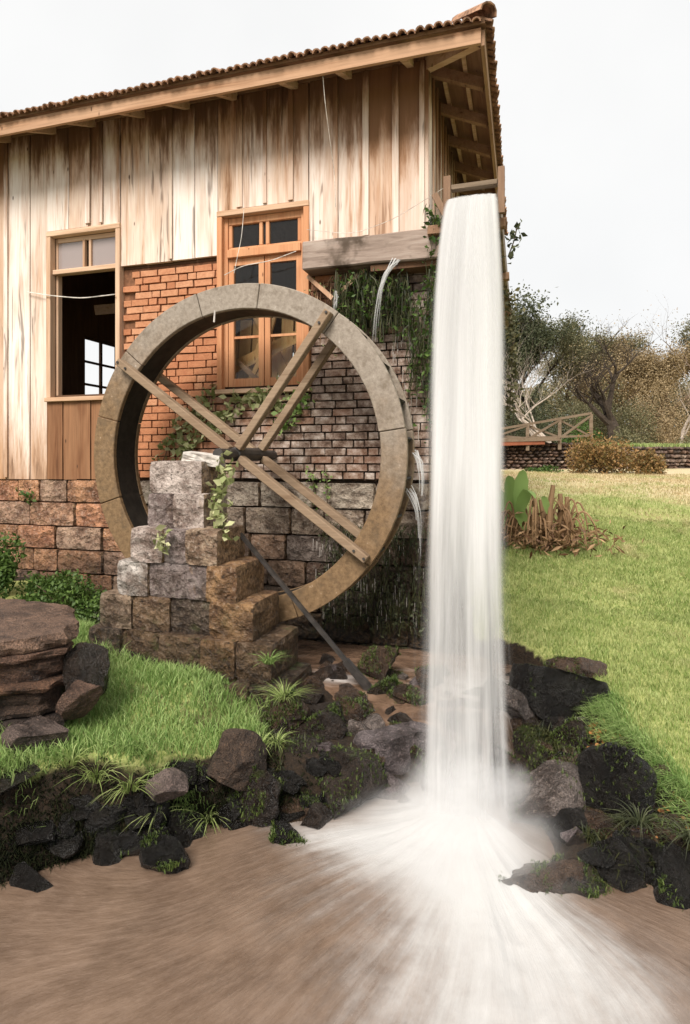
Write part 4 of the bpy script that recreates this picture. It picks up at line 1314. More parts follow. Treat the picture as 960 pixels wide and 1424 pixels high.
def rock(name, loc, w, d, h, seed, mat, col, label, group=None, rot=None, planes=10, flat=0.36, rough=0.07, sub=4):
    me = rock_mesh(seed, planes, sub, rough, flat)
    rr_ = random.Random(seed + 5)
    o = link(name, me, mat, loc=loc, rot=rot or (rr_.uniform(-.3, .3), rr_.uniform(-.3, .3), rr_.uniform(0, 6)), scale=(w / 1.40, d / 1.40, h / 1.40), color=col)
    o.rotation_euler = rot if rot else (rr_.uniform(-.15, .15), rr_.uniform(-.15, .15), rr_.uniform(-.4, .4))
    if mat == 'rock_moss' or (sub >= 4 and mat == 'rock'):
        g = np.random.default_rng(seed + 50)
        M = np.array(o.matrix_basis)
        n = len(me.vertices)
        co = np.empty(n * 3, np.float32); me.vertices.foreach_get('co', co); co = co.reshape(-1, 3)
        no = np.empty(n * 3, np.float32); me.vertex_normals.foreach_get('vector', no); no = no.reshape(-1, 3)
        P = co @ M[:3, :3].T + M[:3, 3]
        up = no @ np.linalg.inv(M[:3, :3]); up /= np.linalg.norm(up, axis=1, keepdims=True)
        pt = vnoise(P[:, 0] * 9 + P[:, 2] * 5, P[:, 1] * 9 + seed, 6)
        w_ = np.clip(up[:, 2] * 0.9 + 0.45, 0, 1) * sstep(pt, 0.22 if mat == 'rock_moss' else 0.58, 0.48 if mat == 'rock_moss' else 0.72)
        k = np.where(g.random(n) < w_)[0]
        if len(k) > 20:
            k = np.repeat(k, 5 if sub >= 4 else 3)
            Q = P[k] + g.normal(0, .005, (len(k), 3))
            h_ = g.uniform(.006, .020, len(k))
            mo_ = link('moss', blades('moss', Q[:, 0], Q[:, 1], Q[:, 2], h_, np.full(len(k), .006), h_ * 1.2, 'moss_green', seed, zdir=(0, -.4)), 'moss_green', o)
            mo_['kind'] = 'stuff'
    return tag(o, label, 'rock', group)
GP, DB, BK, BN, TN, GY = (0.16, 0.13, 0.13), (0.032, 0.022, 0.016), (0.010, 0.008, 0.006), (0.075, 0.046, 0.029), (0.26, 0.18, 0.125), (0.17, 0.14, 0.125)
ROCKS = [
 ((-0.80, 3.86, 0.14), .44, .40, .38, 1, 'rock_dry', GP, 'angular grey-purple rock with a flat sloping face beside the fall'),
 ((-1.02, 3.50, 0.03), .42, .36, .36, 2, 'rock_moss', DB, 'big dark boulder with green moss just left of the fall foot'),
 ((-1.20, 3.60, 0.14), .33, .30, .26, 3, 'rock', (0.13, 0.10, 0.10), 'wet speckled rock behind the mossy boulder'),
 ((-1.36, 3.76, 0.20), .38, .32, .28, 4, 'rock', DB, 'dark wet rock below the ferny stone'),
 ((-1.16, 4.14, 0.32), .33, .28, .22, 5, 'rock', BN, 'dark pointed rock in the creek under the iron pole'),
 ((-1.27, 3.96, 0.27), .27, .24, .20, 6, 'rock', DB, 'small dark rock in front of the pointed creek rock'),
 ((-1.50, 3.73, 0.36), .30, .28, .26, 7, 'rock_moss', BN, 'mossy stone with a grass tuft beside the pier foot'),
 ((-0.76, 4.37, 0.33), .26, .22, .14, 8, 'rock', BN, 'low flat rock in the creek close behind the fall'),
 ((-0.98, 4.42, 0.35), .22, .20, .12, 9, 'rock_moss', DB, 'low green-topped rock in the creek below the wall'),
 ((-0.67, 4.62, 0.36), .22, .20, .13, 10, 'rock', BN, 'small rock in the creek against the fall'),
 ((-1.10, 4.68, 0.44), .36, .26, .26, 11, 'rock_moss', BN, 'moss covered block at the foot of the wet wall'),
 ((-1.23, 3.03, 0.0), .22, .15, .12, 12, 'rock', BK, 'small black rock sticking out of the pool foam'),
 ((-1.13, 3.22, 0.01), .17, .15, .12, 13, 'rock', DB, 'little dark rock at the edge of the pool'),
 ((-1.31, 3.30, 0.0), .40, .30, .24, 14, 'rock', BN, 'smooth brown rock washed over by the side run'),
 ((-0.60, 3.90, 0.02), .38, .32, .38, 15, 'rock', BN, 'brown rock half behind the foot of the fall'),
 ((-0.38, 4.22, 0.02), .66, .50, .56, 16, 'rock', GY, 'big pale rock behind the falling water'),
 ((-0.12, 4.05, -0.05), .40, .36, .46, 17, 'rock', BN, 'wet brown rock behind the right edge of the fall'),
 ((0.24, 4.58, 0.32), .46, .40, .40, 18, 'rock', BK, 'large black boulder at the edge of the lawn'),
 ((0.42, 4.95, 0.40), .36, .26, .17, 19, 'rock', BN, 'flat brown rock behind the black boulder'),
 ((-0.04, 4.45, 0.28), .34, .34, .30, 20, 'rock', GY, 'whitish wet rock between the fall and black boulder'),
 ((0.07, 3.70, 0.0), .44, .40, .38, 21, 'rock', GY, 'big rounded grey boulder right beside the fall foot'),
 ((0.31, 3.92, 0.09), .33, .30, .30, 22, 'rock_moss', BN, 'brown boulder with moss above the grey boulder'),
 ((0.29, 4.17, 0.20), .25, .22, .16, 23, 'rock_moss', DB, 'small mossy rock under the black boulder'),
 ((0.45, 3.60, -0.02), .42, .40, .52, 24, 'rock', BK, 'tall black angular rock on the bank below the lawn'),
 ((0.27, 3.66, -0.06), .18, .18, .26, 25, 'rock_dry', TN, 'pale tan slab wedged between grey boulder and black rock'),
 ((0.70, 3.46, 0.07), .32, .28, .20, 26, 'rock', BN, 'brown flat rock under the overhanging lawn grass'),
 ((0.06, 3.04, -0.05), .50, .34, .30, 27, 'rock', BN, 'dark brown rock standing in the pool with water sliding over'),
 ((0.52, 3.30, -0.06), .42, .32, .26, 28, 'rock', BK, 'long black rock at the waterline of the bank'),
 ((0.20, 3.47, -0.12), .32, .28, .24, 29, 'rock', DB, 'dark rock between grey boulder and pool'),
 ((0.03, 4.20, 0.10), .32, .30, .26, 30, 'rock_moss', DB, 'dark mossy rock below the whitish wet rock'),
 ((0.28, 3.14, -0.08), .24, .22, .18, 31, 'rock_moss', DB, 'mossy rock next to the standing pool rock'),
 ((0.72, 3.26, -0.03), .36, .26, .22, 32, 'rock', BK, 'black rock under the brown flat rock at waterline'),
 ((-1.57, 3.10, 0.32), .30, .26, .26, 33, 'rock_dry', BN, 'tan brown rock on the front edge of the grass terrace'),
 ((-1.84, 2.80, 0.30), .22, .18, .13, 34, 'rock_dry', (0.15, .11, .095), 'greyish pink rock on the terrace edge in front of tall grass'),
 ((-1.42, 3.14, 0.12), .30, .26, .32, 39, 'rock_moss', DB, 'green mossy rock where the terrace meets the side run'),
 ((-1.74, 2.66, 0.04), .20, .16, .20, 40, 'rock', BK, 'small black rock jutting into the brown pool'),
]
for loc, w, d, h, sd, m, c, lab in ROCKS:
    if 18 <= sd <= 32 and sd != 27:                  # the ledge below the lawn: bigger, tightly set blocks
        w, d, h = w * 1.08, d * 1.08, h * 1.22
        loc = (loc[0], loc[1], loc[2] + 0.03)
    rock('rock', loc, w, d, h, sd, m, c, lab, rot=(0.25, -0.35, 0.5) if sd == 1 else None, planes=8 if sd in (1, 24, 18) else 10, flat=0.36)
NC = (48, 95, 64)
for i in range(sum(NC)):                                   # cobbles filling the banks and creek, left-bank ones blackened to stand for shade
    r_ = random.Random(900 + i)
    zone = 0 if i < NC[0] else (1 if i < NC[0] + NC[1] else 2)
    if zone == 0:
        x = r_.uniform(-1.60, -0.30); y = r_.uniform(3.45, 4.85)
    elif zone == 1:
        y = r_.uniform(3.12, 4.95); x = r_.uniform(max(-0.1, 0.30 - (y - 3.12) * .3), float(xedge(y)) + 0.04)
    else:
        t_ = r_.random() * 7.6
        k_ = int(t_) + 3; f_ = t_ - int(t_)
        p_ = POOL[k_] * (1 - f_) + POOL[k_ + 1] * f_
        x = p_[0] + r_.uniform(-.08, .06); y = p_[1] + r_.uniform(-.02, .22)
    zz = float(height(np.array([x]), np.array([y]))[0])
    w = r_.uniform(0.08, 0.24) if zone != 2 else r_.uniform(0.09, 0.26)
    if zone == 0: zz = max(zz, float(np.interp(y, [3.2, 3.5, 3.75, 3.95, 4.2, 4.4, 5.4], [-0.03, 0.02, 0.12, 0.22, 0.285, 0.325, 0.345])) - .02)
    rock('cobble', (x, y, zz + 0.0), w, w * r_.uniform(.7, 1), w * r_.uniform(.45, .75), 200 + i, r_.choice(['rock', 'rock', 'rock', 'rock', 'rock_moss']), (r_.choice([GP, BN, GY, DB, BN]) if zone == 0 else r_.choice([DB, BN, BK, DB, GP, BN])) if zone < 2 else BK,
         ('small wet cobble among the creek rocks by the mill', 'small wet cobble on the bank under the lawn', 'small stone coloured black as bank shade below the grass terrace')[zone],
         ('cobbles in the creek', 'cobbles on the right bank', 'stones in the left bank')[zone], sub=3)

# layered slab boulder on the left
slab = empty('layered_boulder', 'big layered reddish brown boulder with flat top beside the grass terrace', 'boulder', (-3.2, 3.0, 0.5))
def stratum(pts, z0, z1, seed, col, mat='rock_dry'):
    r_ = random.Random(seed)
    n = 90
    P = np.array(pts, float); P = np.vstack([P, P[:1]])
    seg = np.hypot(*np.diff(P, axis=0).T); cum = np.concatenate([[0], np.cumsum(seg)])
    t = np.linspace(0, cum[-1], n, endpoint=False)
    ox = np.interp(t, cum, P[:, 0]); oy = np.interp(t, cum, P[:, 1])
    mb = MB(); vs = []; fs = []
    lv = 4
    cxm, cym = ox.mean(), oy.mean()
    for l in range(lv + 1):
        z = z0 + (z1 - z0) * l / lv
        for i in range(n):
            k = mnoise.noise(Vector((ox[i] * 5, oy[i] * 5, z * 14 + seed))) * 0.06 + mnoise.noise(Vector((ox[i] * 15, oy[i] * 15, z * 30 + seed))) * 0.04 + (-0.008 if l in (0, lv) else 0.004)
            dx, dy = ox[i] - cxm, oy[i] - cym
            L = math.hypot(dx, dy)
            vs.append((ox[i] + dx / L * k, oy[i] + dy / L * k, z + mnoise.noise(Vector((ox[i] * 3, oy[i] * 3, seed + l))) * 0.02))
    for l in range(lv):
        for i in range(n):
            fs.append((l * n + i, l * n + (i + 1) % n, (l + 1) * n + (i + 1) % n, (l + 1) * n + i))
    fs.append(tuple(range(lv * n, lv * n + n))); fs.append(tuple(reversed(range(n))))
    mb.add(vs, fs)
    return link('layer', mb, mat, slab, color=col)
top_ = [(-3.9, 3.55), (-3.05, 3.50), (-2.72, 3.16), (-2.58, 2.94), (-2.66, 2.78), (-2.95, 2.55), (-4.2, 2.3)]
r_ = random.Random(17)
zc = 1.04
BEDS = [(0.085, 0.0, (0.19, 0.115, 0.077)), (0.045, 0.012, (0.12, 0.064, 0.04)), (0.13, 0.03, (0.095, 0.05, 0.03)), (0.06, 0.0, (0.13, 0.065, 0.036)), (0.15, 0.045, (0.06, 0.034, 0.021)),
        (0.16, 0.02, (0.045, 0.028, 0.02)), (0.14, 0.06, (0.03, 0.021, 0.015))]
for i, (th_, inset, col_) in enumerate(BEDS):
    pts_ = [(x + (-inset if x > -3.5 else 0) + r_.uniform(-.02, .02), y + (inset * .6 if y < 2.9 else -inset * .4) + r_.uniform(-.02, .02)) for x, y in top_]
    stratum(pts_, zc - th_, zc - 0.006, i + 1, col_, 'rock_dry' if i < 7 else 'rock')
    zc -= th_
rock('rock', (-2.56, 3.10, 0.78), .20, .26, .26, 81, 'rock', DB, 'dark block leaning on the side of the layered boulder')
rock('rock', (-2.62, 2.74, 0.50), .30, .24, .20, 82, 'rock_dry', (0.12, .085, .07), 'greyish rough rock tucked under the layered boulder')
rock('rock', (-2.50, 2.95, 0.66), .22, .20, .20, 83, 'rock_dry', (0.13, .075, .05), 'reddish brown rock below the dark leaning block')
rock('rock', (-2.62, 2.50, 0.42), .40, .26, .14, 84, 'rock', DB, 'flat brown rock lying in front of the layered boulder')

# ------------------------------------------------------------------ grass
G = np.random.default_rng(5)
def scatter(n, x0, x1, y0, y1, seed, thr=0.45):
    g = np.random.default_rng(seed)
    x = g.uniform(x0, x1, n); y = g.uniform(y0, y1, n)
    k = grassmask(x, y) > g.uniform(thr * 0.6, thr * 1.4, n)
    return x[k], y[k]
# lawn
parts = []
xs, ys, hs, ws = [], [], [], []
for (n, x0, x1, y0, y1, h, w, sd) in ((75000, -0.7, 2.4, 2.9, 6.2, 0.042, 0.006, 1), (60000, -0.6, 3.2, 6.0, 9.5, 0.045, 0.009, 2), (30000, -1.2, 5.0, 9.3, 15.5, 0.04, 0.014, 3)):
    x, y = scatter(n, x0, x1, y0, y1, sd)
    xs.append(x); ys.append(y)
    hs.append(G.uniform(.5, 1.3, len(x)) * h * (0.6 + 0.8 * fbm(x * 2, y * 2, 9))); ws.append(np.full(len(x), w))
x = np.concatenate(xs); y = np.concatenate(ys); h = np.concatenate(hs); w = np.concatenate(ws)
me = blades('lawn_grass', x, y, height(x, y), h, w, h * G.uniform(.2, .9, len(x)), 'lawn', 4)
tag(link('lawn_grass', me, 'lawn'), 'short yellow green lawn grass on the slope right of the fall', 'grass', kind='stuff')
# longer fringe hanging over the bank of the lawn
g2 = np.random.default_rng(12)
y = g2.uniform(2.95, 4.6, 5200); x = xedge(y) + g2.normal(0.05, 0.07, len(y))
h = g2.uniform(.05, .12, len(y))
me = blades('lawn_fringe', x, y, height(x, y), h, np.full(len(x), .006), h * g2.uniform(.4, 1.1, len(x)), 'grass', 13, zdir=(-0.7, -0.35))
tag(link('fringe_grass', me, 'grass'), 'longer green grass hanging over the bank along the lawn edge', 'grass', kind='stuff')
# left terrace
x, y = scatter(70000, -4.6, -1.45, 2.2, 5.3, 21)
h = G.uniform(.035, .10, len(x)) * (0.55 + 0.9 * fbm(x * 3, y * 3, 19))
me = blades('terrace_grass', x, y, height(x, y), h, np.full(len(x), .0065), h * G.uniform(.3, 1.0, len(x)), 'grass', 22)
tag(link('terrace_grass', me, 'grass'), 'bright green grass on the terrace in front of the stone pier', 'grass', kind='stuff')
# moss and weeds below the terrace, near black to carry the bank's shade
xs = []; ys = []
g3 = np.random.default_rng(41)
tt = g3.uniform(0, 1, 22000)
shore = POOL[2:14]
seg = np.hypot(*np.diff(shore, axis=0).T); cum = np.concatenate([[0], np.cumsum(seg)])
xx = np.interp(tt * cum[-1] * 0.72, cum, shore[:, 0]); yy = np.interp(tt * cum[-1] * 0.72, cum, shore[:, 1])
x = xx + g3.normal(-0.02, 0.07, len(xx)); y = yy + np.abs(g3.normal(0.02, 0.08, len(xx)))
keep = (vnoise(x * 6, y * 6, 4) > 0.3) & (pool_sd(x, y) > 0)
x, y = x[keep], y[keep]
h = g3.uniform(.01, .035, len(x))
me = blades('bank_shade_moss', x, y, height(x, y), h, np.full(len(x), .008), h * 1.2, 'moss_shade', 42, zdir=(0.5, -0.9))
tag(link('bank_shade_moss', me, 'moss_shade'), 'moss and weeds coloured near black as shade on the bank above the brown pool', 'moss', kind='stuff')

g3 = np.random.default_rng(46)
tt = g3.uniform(0, 1, 3600)
xx = np.interp(tt * cum[-1] * 0.62, cum, shore[:, 0]); yy = np.interp(tt * cum[-1] * 0.62, cum, shore[:, 1])
x = xx + g3.normal(-0.05, 0.05, len(xx)); y = yy + g3.normal(0.30, 0.04, len(xx))
keep = vnoise(x * 5 + 3, y * 5, 14) > 0.5
x, y = x[keep], y[keep]
h = g3.uniform(.04, .09, len(x))
me = blades('terrace_fringe', x, y, height(x, y), h, np.full(len(x), .006), h * g3.uniform(.4, 1.1, len(x)), 'grass', 47, zdir=(0.45, -0.9))
tag(link('terrace_fringe', me, 'grass'), 'green grass hanging over the dark bank along the terrace', 'grass', kind='stuff')

def tuft(loc, n, h, spread, seed, label, mat='grass_pale', w=0.008, group=None, zdir=None, name='grass_tuft', droop=1.0):
    g = np.random.default_rng(seed)
    r = spread * np.sqrt(g.random(n)); a = g.uniform(0, 6.28, n)
    x = np.cos(a) * r * 0.4; y = np.sin(a) * r * 0.4
    hh = g.uniform(.5, 1.0, n) * h
    # arching blades of four sections
    lx = np.cos(a) * r * 2.2 * droop + (zdir[0] * hh if zdir else 0); ly = np.sin(a) * r * 2.2 * droop + (zdir[1] * hh if zdir else 0)
    K = 5
    V = np.zeros((n, K * 2 - 1, 3))
    b = g.uniform(0, 6.28, n); hx, hy = np.cos(b), np.sin(b)
    for k in range(K):
        t = k / (K - 1)
        cx_, cy_ = x + lx * t ** 1.5, y + ly * t ** 1.5
        cz_ = hh * (1.55 * t - 0.9 * droop * t * t)
        wk = w * (1 - t * 0.8) / 2
        if k < K - 1:
            V[:, 2 * k] = np.stack([cx_ - hx * wk, cy_ - hy * wk, cz_], -1)
            V[:, 2 * k + 1] = np.stack([cx_ + hx * wk, cy_ + hy * wk, cz_], -1)
        else:
            V[:, 2 * k] = np.stack([cx_, cy_, cz_], -1)
    o = np.arange(n) * (K * 2 - 1)
    q = np.concatenate([np.stack([o + 2 * k, o + 2 * k + 1, o + 2 * k + 3, o + 2 * k + 2], -1) for k in range(K - 2)])
    t = np.stack([o + 2 * (K - 2), o + 2 * (K - 2) + 1, o + 2 * (K - 1)], -1)
    me = np_mesh(name, V.reshape(-1, 3), q, t)
    o = link(name, me, mat, loc=loc)
    return tag(o, label, 'grass', group)
TG = 'tall grass tufts on the terrace edge'
for i, (x, y, n, h, s) in enumerate(((-2.22, 2.62, 55, .20, .11), (-2.05, 2.68, 60, .19, .10), (-1.92, 2.74, 45, .16, .09), (-2.34, 2.56, 35, .17, .09), (-1.70, 2.92, 40, .13, .08), (-1.52, 3.22, 60, .15, .08), (-1.47, 3.34, 50, .14, .07))):
    y += 0.12
    tuft((x, y, float(height(np.array([x]), np.array([y]))[0])), n, h, s, 60 + i, 'tall pale grass tuft arching over the front edge of the terrace', group=TG, zdir=(0.35, -0.6))
tuft((-1.52, 3.72, 0.45), 130, .16, .10, 75, 'bright green fern-like tuft growing on the mossy stone by the pier', 'grass_pale', 0.007, zdir=(0.1, -0.35))
tuft((-1.74, 3.96, 0.60), 90, .13, .08, 76, 'small green tuft growing from the corner of the pier base', 'grass', 0.007, zdir=(0.2, -0.5))
tuft((-2.30, 3.93, 0.45), 40, .12, .07, 77, 'thin grass tuft at the front of the pier base', 'grass_pale', 0.006)
tuft((0.58, 3.42, 0.16), 70, .14, .09, 78, 'dark grass tuft hanging between the black bank rocks', 'leaf_dark', 0.007, zdir=(-0.2, -0.9))
tuft((0.80, 3.36, 0.16), 70, .13, .09, 79, 'dark grass tuft beside the brown flat rock', 'leaf_dark', 0.007, zdir=(-0.2, -0.9))

# ------------------------------------------------------------------ leaves
def leaf_cloud(name, C, size, seed, flat=0.0, aspect=0.55):
    """diamond leaves with a folded midrib, one per centre"""
    g = np.random.default_rng(seed)
    n = len(C)
    d = g.normal(0, 1, (n, 3)); d[:, 2] *= (1 - flat); d[:, 2] -= 0.25
    d /= np.linalg.norm(d, axis=1, keepdims=True)
    u = g.normal(0, 1, (n, 3)); u[:, 2] += flat * 2
    s = np.cross(d, u); s /= np.linalg.norm(s, axis=1, keepdims=True) + 1e-9
    nn = np.cross(s, d)
    L = (np.asarray(size) * g.uniform(.6, 1.25, n))[:, None]
    V = np.zeros((n, 4, 3))
    V[:, 0] = C - d * L * .5
    V[:, 1] = C + s * L * aspect * .5 + nn * L * .08 - d * L * .08
    V[:, 2] = C + d * L * .5
    V[:, 3] = C - s * L * aspect * .5 + nn * L * .08 - d * L * .08
    o = np.arange(n) * 4
    return np_mesh(name, V.reshape(-1, 3), None, np.concatenate([np.stack([o, o + 1, o + 2], -1), np.stack([o, o + 2, o + 3], -1)]))

def ivy(label, paths, n, spread, size, seed, mat='vine', group=None, ):
    """creeper on the wall: stems with leaves along them"""
    g = np.random.default_rng(seed)
    p0 = paths[0][0]
    root = empty('wall_creeper', label, 'creeper', p0, group)
    mb = MB()
    C = []
    for path in paths:
        pts = curve_pts(path, 14)
        mb.tube(pts, 0.005, 4)
        k = n // len(paths)
        t = g.integers(0, len(pts), k)
        c = pts[t] + g.normal(0, 1, (k, 3)) * np.array([spread, 0.018, spread])
        c[:, 1] -= 0.03
        C.append(c)
    link('stem', mb, 'bark', root)
    link('foliage', leaf_cloud('foliage', np.concatenate(C), size, seed, 0.2, 0.7), mat, root)
    return root
W = 5.37
ivy('pale green creeper on the brick left of the wheel hub', [[(-3.55, W, 2.0), (-3.40, W, 2.35), (-3.15, W, 2.5), (-2.95, W, 2.72)], [(-3.3, W, 2.1), (-3.2, W, 2.3), (-2.9, W, 2.45)]], 230, .06, .085, 301)
ivy('creeper leaves under the sill of the orange window', [[(-2.9, W, 2.35), (-2.75, W, 2.6), (-2.5, W, 2.66), (-2.25, W, 2.62)]], 150, .06, .085, 302, 'vine')
ivy('green weed growing from the brick joints right of the spokes', [[(-2.2, W, 2.35), (-2.1, W, 2.55), (-2.02, W, 2.66)]], 170, .055, .065, 303, 'grass')
ivy('small weed hanging from the bricks below the hub', [[(-1.92, W, 1.95), (-1.90, W, 1.8), (-1.92, W, 1.6)]], 60, .03, .04, 304, 'grass')
ivy('little weed hanging under the stone course behind the wheel', [[(-1.78, W, 1.95), (-1.76, W, 1.78), (-1.77, W, 1.55)]], 50, .025, .035, 305, 'grass')
ivy('pale creeper trailing down the side of the pier', [[(-2.26, 4.3, 2.02), (-2.22, 4.2, 1.85), (-2.24, 4.15, 1.65), (-2.2, 4.15, 1.50)]], 120, .05, .08, 306, 'vine')
ivy('small pale fern on the front blocks of the pier', [[(-2.62, 4.0, 1.50), (-2.60, 3.98, 1.44), (-2.63, 3.98, 1.38)]], 26, .03, .075, 307, 'vine')
ivy('little green weed on the left foundation stones', [[(-5.35, 5.35, 1.72), (-5.15, 5.35, 1.68), (-5.2, 5.35, 1.60)]], 40, .035, .045, 308, 'leaf')

def strands(label, boxes, n, seed, mat, name='hanging_moss', lmin=.08, lmax=.4, w=.007, leaves=0, leafmat='leaf', lsize=.035):
    g = np.random.default_rng(seed)
    root = empty(name, label, 'moss', (boxes[0][0], boxes[0][2], boxes[0][4]))
    P = []
    for bx in boxes:
        k = int(n * bx[6])
        P.append(np.stack([g.uniform(bx[0], bx[1], k), g.uniform(bx[2], bx[3], k), g.uniform(bx[4], bx[5], k)], -1))
    P = np.concatenate(P)
    n = len(P)
    L = g.uniform(lmin, lmax, n) * g.uniform(.4, 1, n)
    sway = g.normal(0, .02, (n, 2))
    b = g.uniform(0, 6.28, n); hx, hy = np.cos(b) * w / 2, np.sin(b) * w / 2
    V = np.zeros((n, 5, 3))
    V[:, 0] = P + np.stack([-hx, -hy, 0 * hx], -1); V[:, 1] = P + np.stack([hx, hy, 0 * hx], -1)
    m = P + np.stack([sway[:, 0], sway[:, 1] * .4 - .01, -L * .5], -1)
    V[:, 2] = m + np.stack([hx, hy, 0 * hx], -1); V[:, 3] = m + np.stack([-hx, -hy, 0 * hx], -1)
    V[:, 4] = P + np.stack([sway[:, 0] * 1.3, sway[:, 1] * .4 - .01, -L], -1)
    o = np.arange(n) * 5
    link('strand', np_mesh('strand', V.reshape(-1, 3), np.stack([o, o + 1, o + 2, o + 3], -1), np.stack([o + 3, o + 2, o + 4], -1)), mat, root)
    if leaves:
        i = g.integers(0, n, leaves)
        c = P[i] + np.stack([g.normal(0, .04, leaves), g.uniform(-.06, 0, leaves), -L[i] * g.random(leaves) * 1.1], -1)
        link('foliage', leaf_cloud('foliage', c, lsize, seed + 1, .2), leafmat, root)
    return root
strands('dark moss and ferns hanging under the old beam by the trickle', [(-1.65, -1.25, 5.18, 5.36, 3.35, 3.78, .45), (-1.25, -0.98, 5.22, 5.38, 3.3, 3.74, .25), (-0.98, -0.72, 5.15, 5.36, 2.75, 3.55, .3)], 1500, 401, 'moss', leaves=700, leafmat='leaf', lsize=.05)
strands('green ferns hanging at the corner below the flume', [(-0.80, -0.66, 5.1, 5.4, 3.5, 4.25, .5), (-0.80, -0.68, 5.15, 5.38, 2.5, 3.4, .5)], 450, 402, 'moss', leaves=500, leafmat='leaf', lsize=.06)
strands('wet black moss dripping on the wall under the wheel', [(-1.8, -0.80, 5.30, 5.385, 0.55, 1.5, 1.0)], 1500, 403, 'moss', lmin=.04, lmax=.2, leaves=500, leafmat='leaf_dark', lsize=.04)
strands('dried stems hanging on the left of the wet wall under the beam', [(-1.92, -1.62, 5.30, 5.39, 3.3, 3.76, 1.0)], 160, 404, 'dead', leaves=60, leafmat='vine', lsize=.04)
# drips running down the wet wall
dp = MB()
for q in range(150):
    x = rnd.uniform(-1.9, -0.82); z = rnd.uniform(0.6, 1.45) if q < 90 else rnd.uniform(2.3, 3.5)
    if q >= 90: x = rnd.uniform(-1.15, -0.82)
    L = rnd.uniform(.03, .14)
    dp.tube([(x, 5.36, z), (x + rnd.uniform(-.004, .004), 5.355, z - L)], [0.0035, 0.002], 4)
tag(link('water_drips', dp, 'plaster'), 'fine white drips running down the wet wall beside the wheel', 'water', kind='stuff')
# moss and weeds between the rocks of the creek and the right bank
g4 = np.random.default_rng(141)
n = 34000
x = g4.uniform(-1.6, 1.2, n); y = g4.uniform(3.1, 5.0, n)
keep = (x < xedge(y) + .02) & (pool_sd(x, y) > .03) & (vnoise(x * 5 + 9, y * 5, 6) > .38) & ((x > .0) | ((x < -1.3) & (y < 3.6)))
x, y = x[keep], y[keep]
h = g4.uniform(.02, .075, len(x))
me = blades('rock_moss', x, y, height(x, y) + .01, h, np.full(len(x), .008), h * 1.1, 'moss', 142, zdir=(-.3, -.6))
tag(link('bank_weeds', me, 'moss'), 'dark weeds and moss between the wet rocks beside the fall', 'moss', kind='stuff')
g5 = np.random.default_rng(151)
n = 520
y = g5.uniform(3.2, 4.3, n); x = xedge(y) - np.abs(g5.normal(0.02, .13, n))
lit = leaf_cloud('fallen_leaves', np.stack([x, y, height(x, y) + g5.uniform(.01, .05, n)], -1), .035, 152, .6, .6)
tag(link('fallen_leaves', lit, 'litter'), 'orange brown fallen leaves on the bank under the lawn edge', 'leaves', kind='stuff')
# plants showing past the right edge of the fall
ivy('leafy sprig growing from the flume beside the fall', [[(-0.12, 5.2, 3.75), (-0.07, 5.2, 3.88), (-0.05, 5.2, 3.98)]], 34, .03, .06, 310, 'leaf_dark')
ivy('dry brown creeper hanging from the flume behind the fall', [[(-0.16, 6.9, 3.9), (-0.10, 6.9, 3.5), (-0.12, 6.9, 3.1), (-0.14, 6.9, 2.6)]], 260, .04, .07, 311, 'leaf_olive')

# shrub by the left wall
def shrub(name, label, loc, rx, ry, rz, n, size, seed, mat, stems=7, cat='shrub', clumps=14, group=None, bark='bark'):
    g = np.random.default_rng(seed)
    root = empty(name, label, cat, loc, group)
    mb = MB()
    cc = g.normal(0, 1, (clumps, 3)); cc /= np.linalg.norm(cc, axis=1, keepdims=True)
    cc *= g.uniform(.35, .85, (clumps, 1)); cc[:, 2] = np.abs(cc[:, 2]) * 1.0 + .1
    for i in range(min(stems, clumps)):
        t = cc[i] * np.array([rx, ry, rz])
        mb.tube(curve_pts([(0, 0, -.05), tuple(t * np.array([.35, .35, .6])), tuple(t)], 6) + np.array(loc), np.linspace(.02, .006, 6) * max(rx, .3), 4)
    st = link('stem', mb, bark, root)
    k = g.integers(0, clumps, n)
    off = g.normal(0, 1, (n, 3)); off *= (g.random((n, 1)) ** .4) / np.linalg.norm(off, axis=1, keepdims=True)
    C = cc[k] + off * g.uniform(.25, .42, (clumps, 1))[k]
    C = C * np.array([rx, ry, rz]); C[:, 2] = np.maximum(C[:, 2], 0)
    link('foliage', leaf_cloud('foliage', C + np.array(loc), size, seed + 1, .1), mat, root)
    return root
shrub('shrub', 'dense green shrub against the foundation of the mill', (-5.0, 4.55, 0.70), .50, .40, .62, 4200, .05, 501, 'leaf')
shrub('shrub', 'low leafy weeds between the shrub and the wheel', (-4.25, 4.75, 0.60), .62, .40, .34, 3600, .045, 502, 'leaf')
shrub('shrub', 'dark low weed patch at the left foot of the pier', (-3.65, 4.7, 0.5), .35, .3, .16, 1000, .04, 503, 'leaf_dark')

# ------------------------------------------------------------------ broad-leaved plant on the lawn
bp = empty('broad_leaf_plant', 'clump of brown withered stalks with broad green leaves on the lawn', 'plant', (0.2, 7.95, 1.05))
def broad_leaf(base, tip, width, droop, mat, name, curl=0.15):
    base, tip = Vector(base), Vector(tip)
    d = tip - base
    s = d.cross(Vector((0.3, -1, 0.2))).normalized()
    n = s.cross(d).normalized()
    vs, fs = [], []
    K = 8
    for i in range(K + 1):
        t = i / K
        c = base + d * t + Vector((0, 0, droop * math.sin(t * math.pi) - max(0, t - .5) ** 2 * droop * 6))
        ww = width * 1.75 * (t + .02) ** .55 * max(0.0, 1 - t) ** .75 * (1 + .06 * math.sin(t * 23))
        vs += [c - s * ww + n * curl * ww, c, c + s * ww + n * curl * ww]
    for i in range(K):
        a = i * 3
        fs += [(a, a + 1, a + 4, a + 3), (a + 1, a + 2, a + 5, a + 4)]
    mb = MB(); mb.add(vs, fs)
    return link(name, mb, mat, bp, smooth=True)
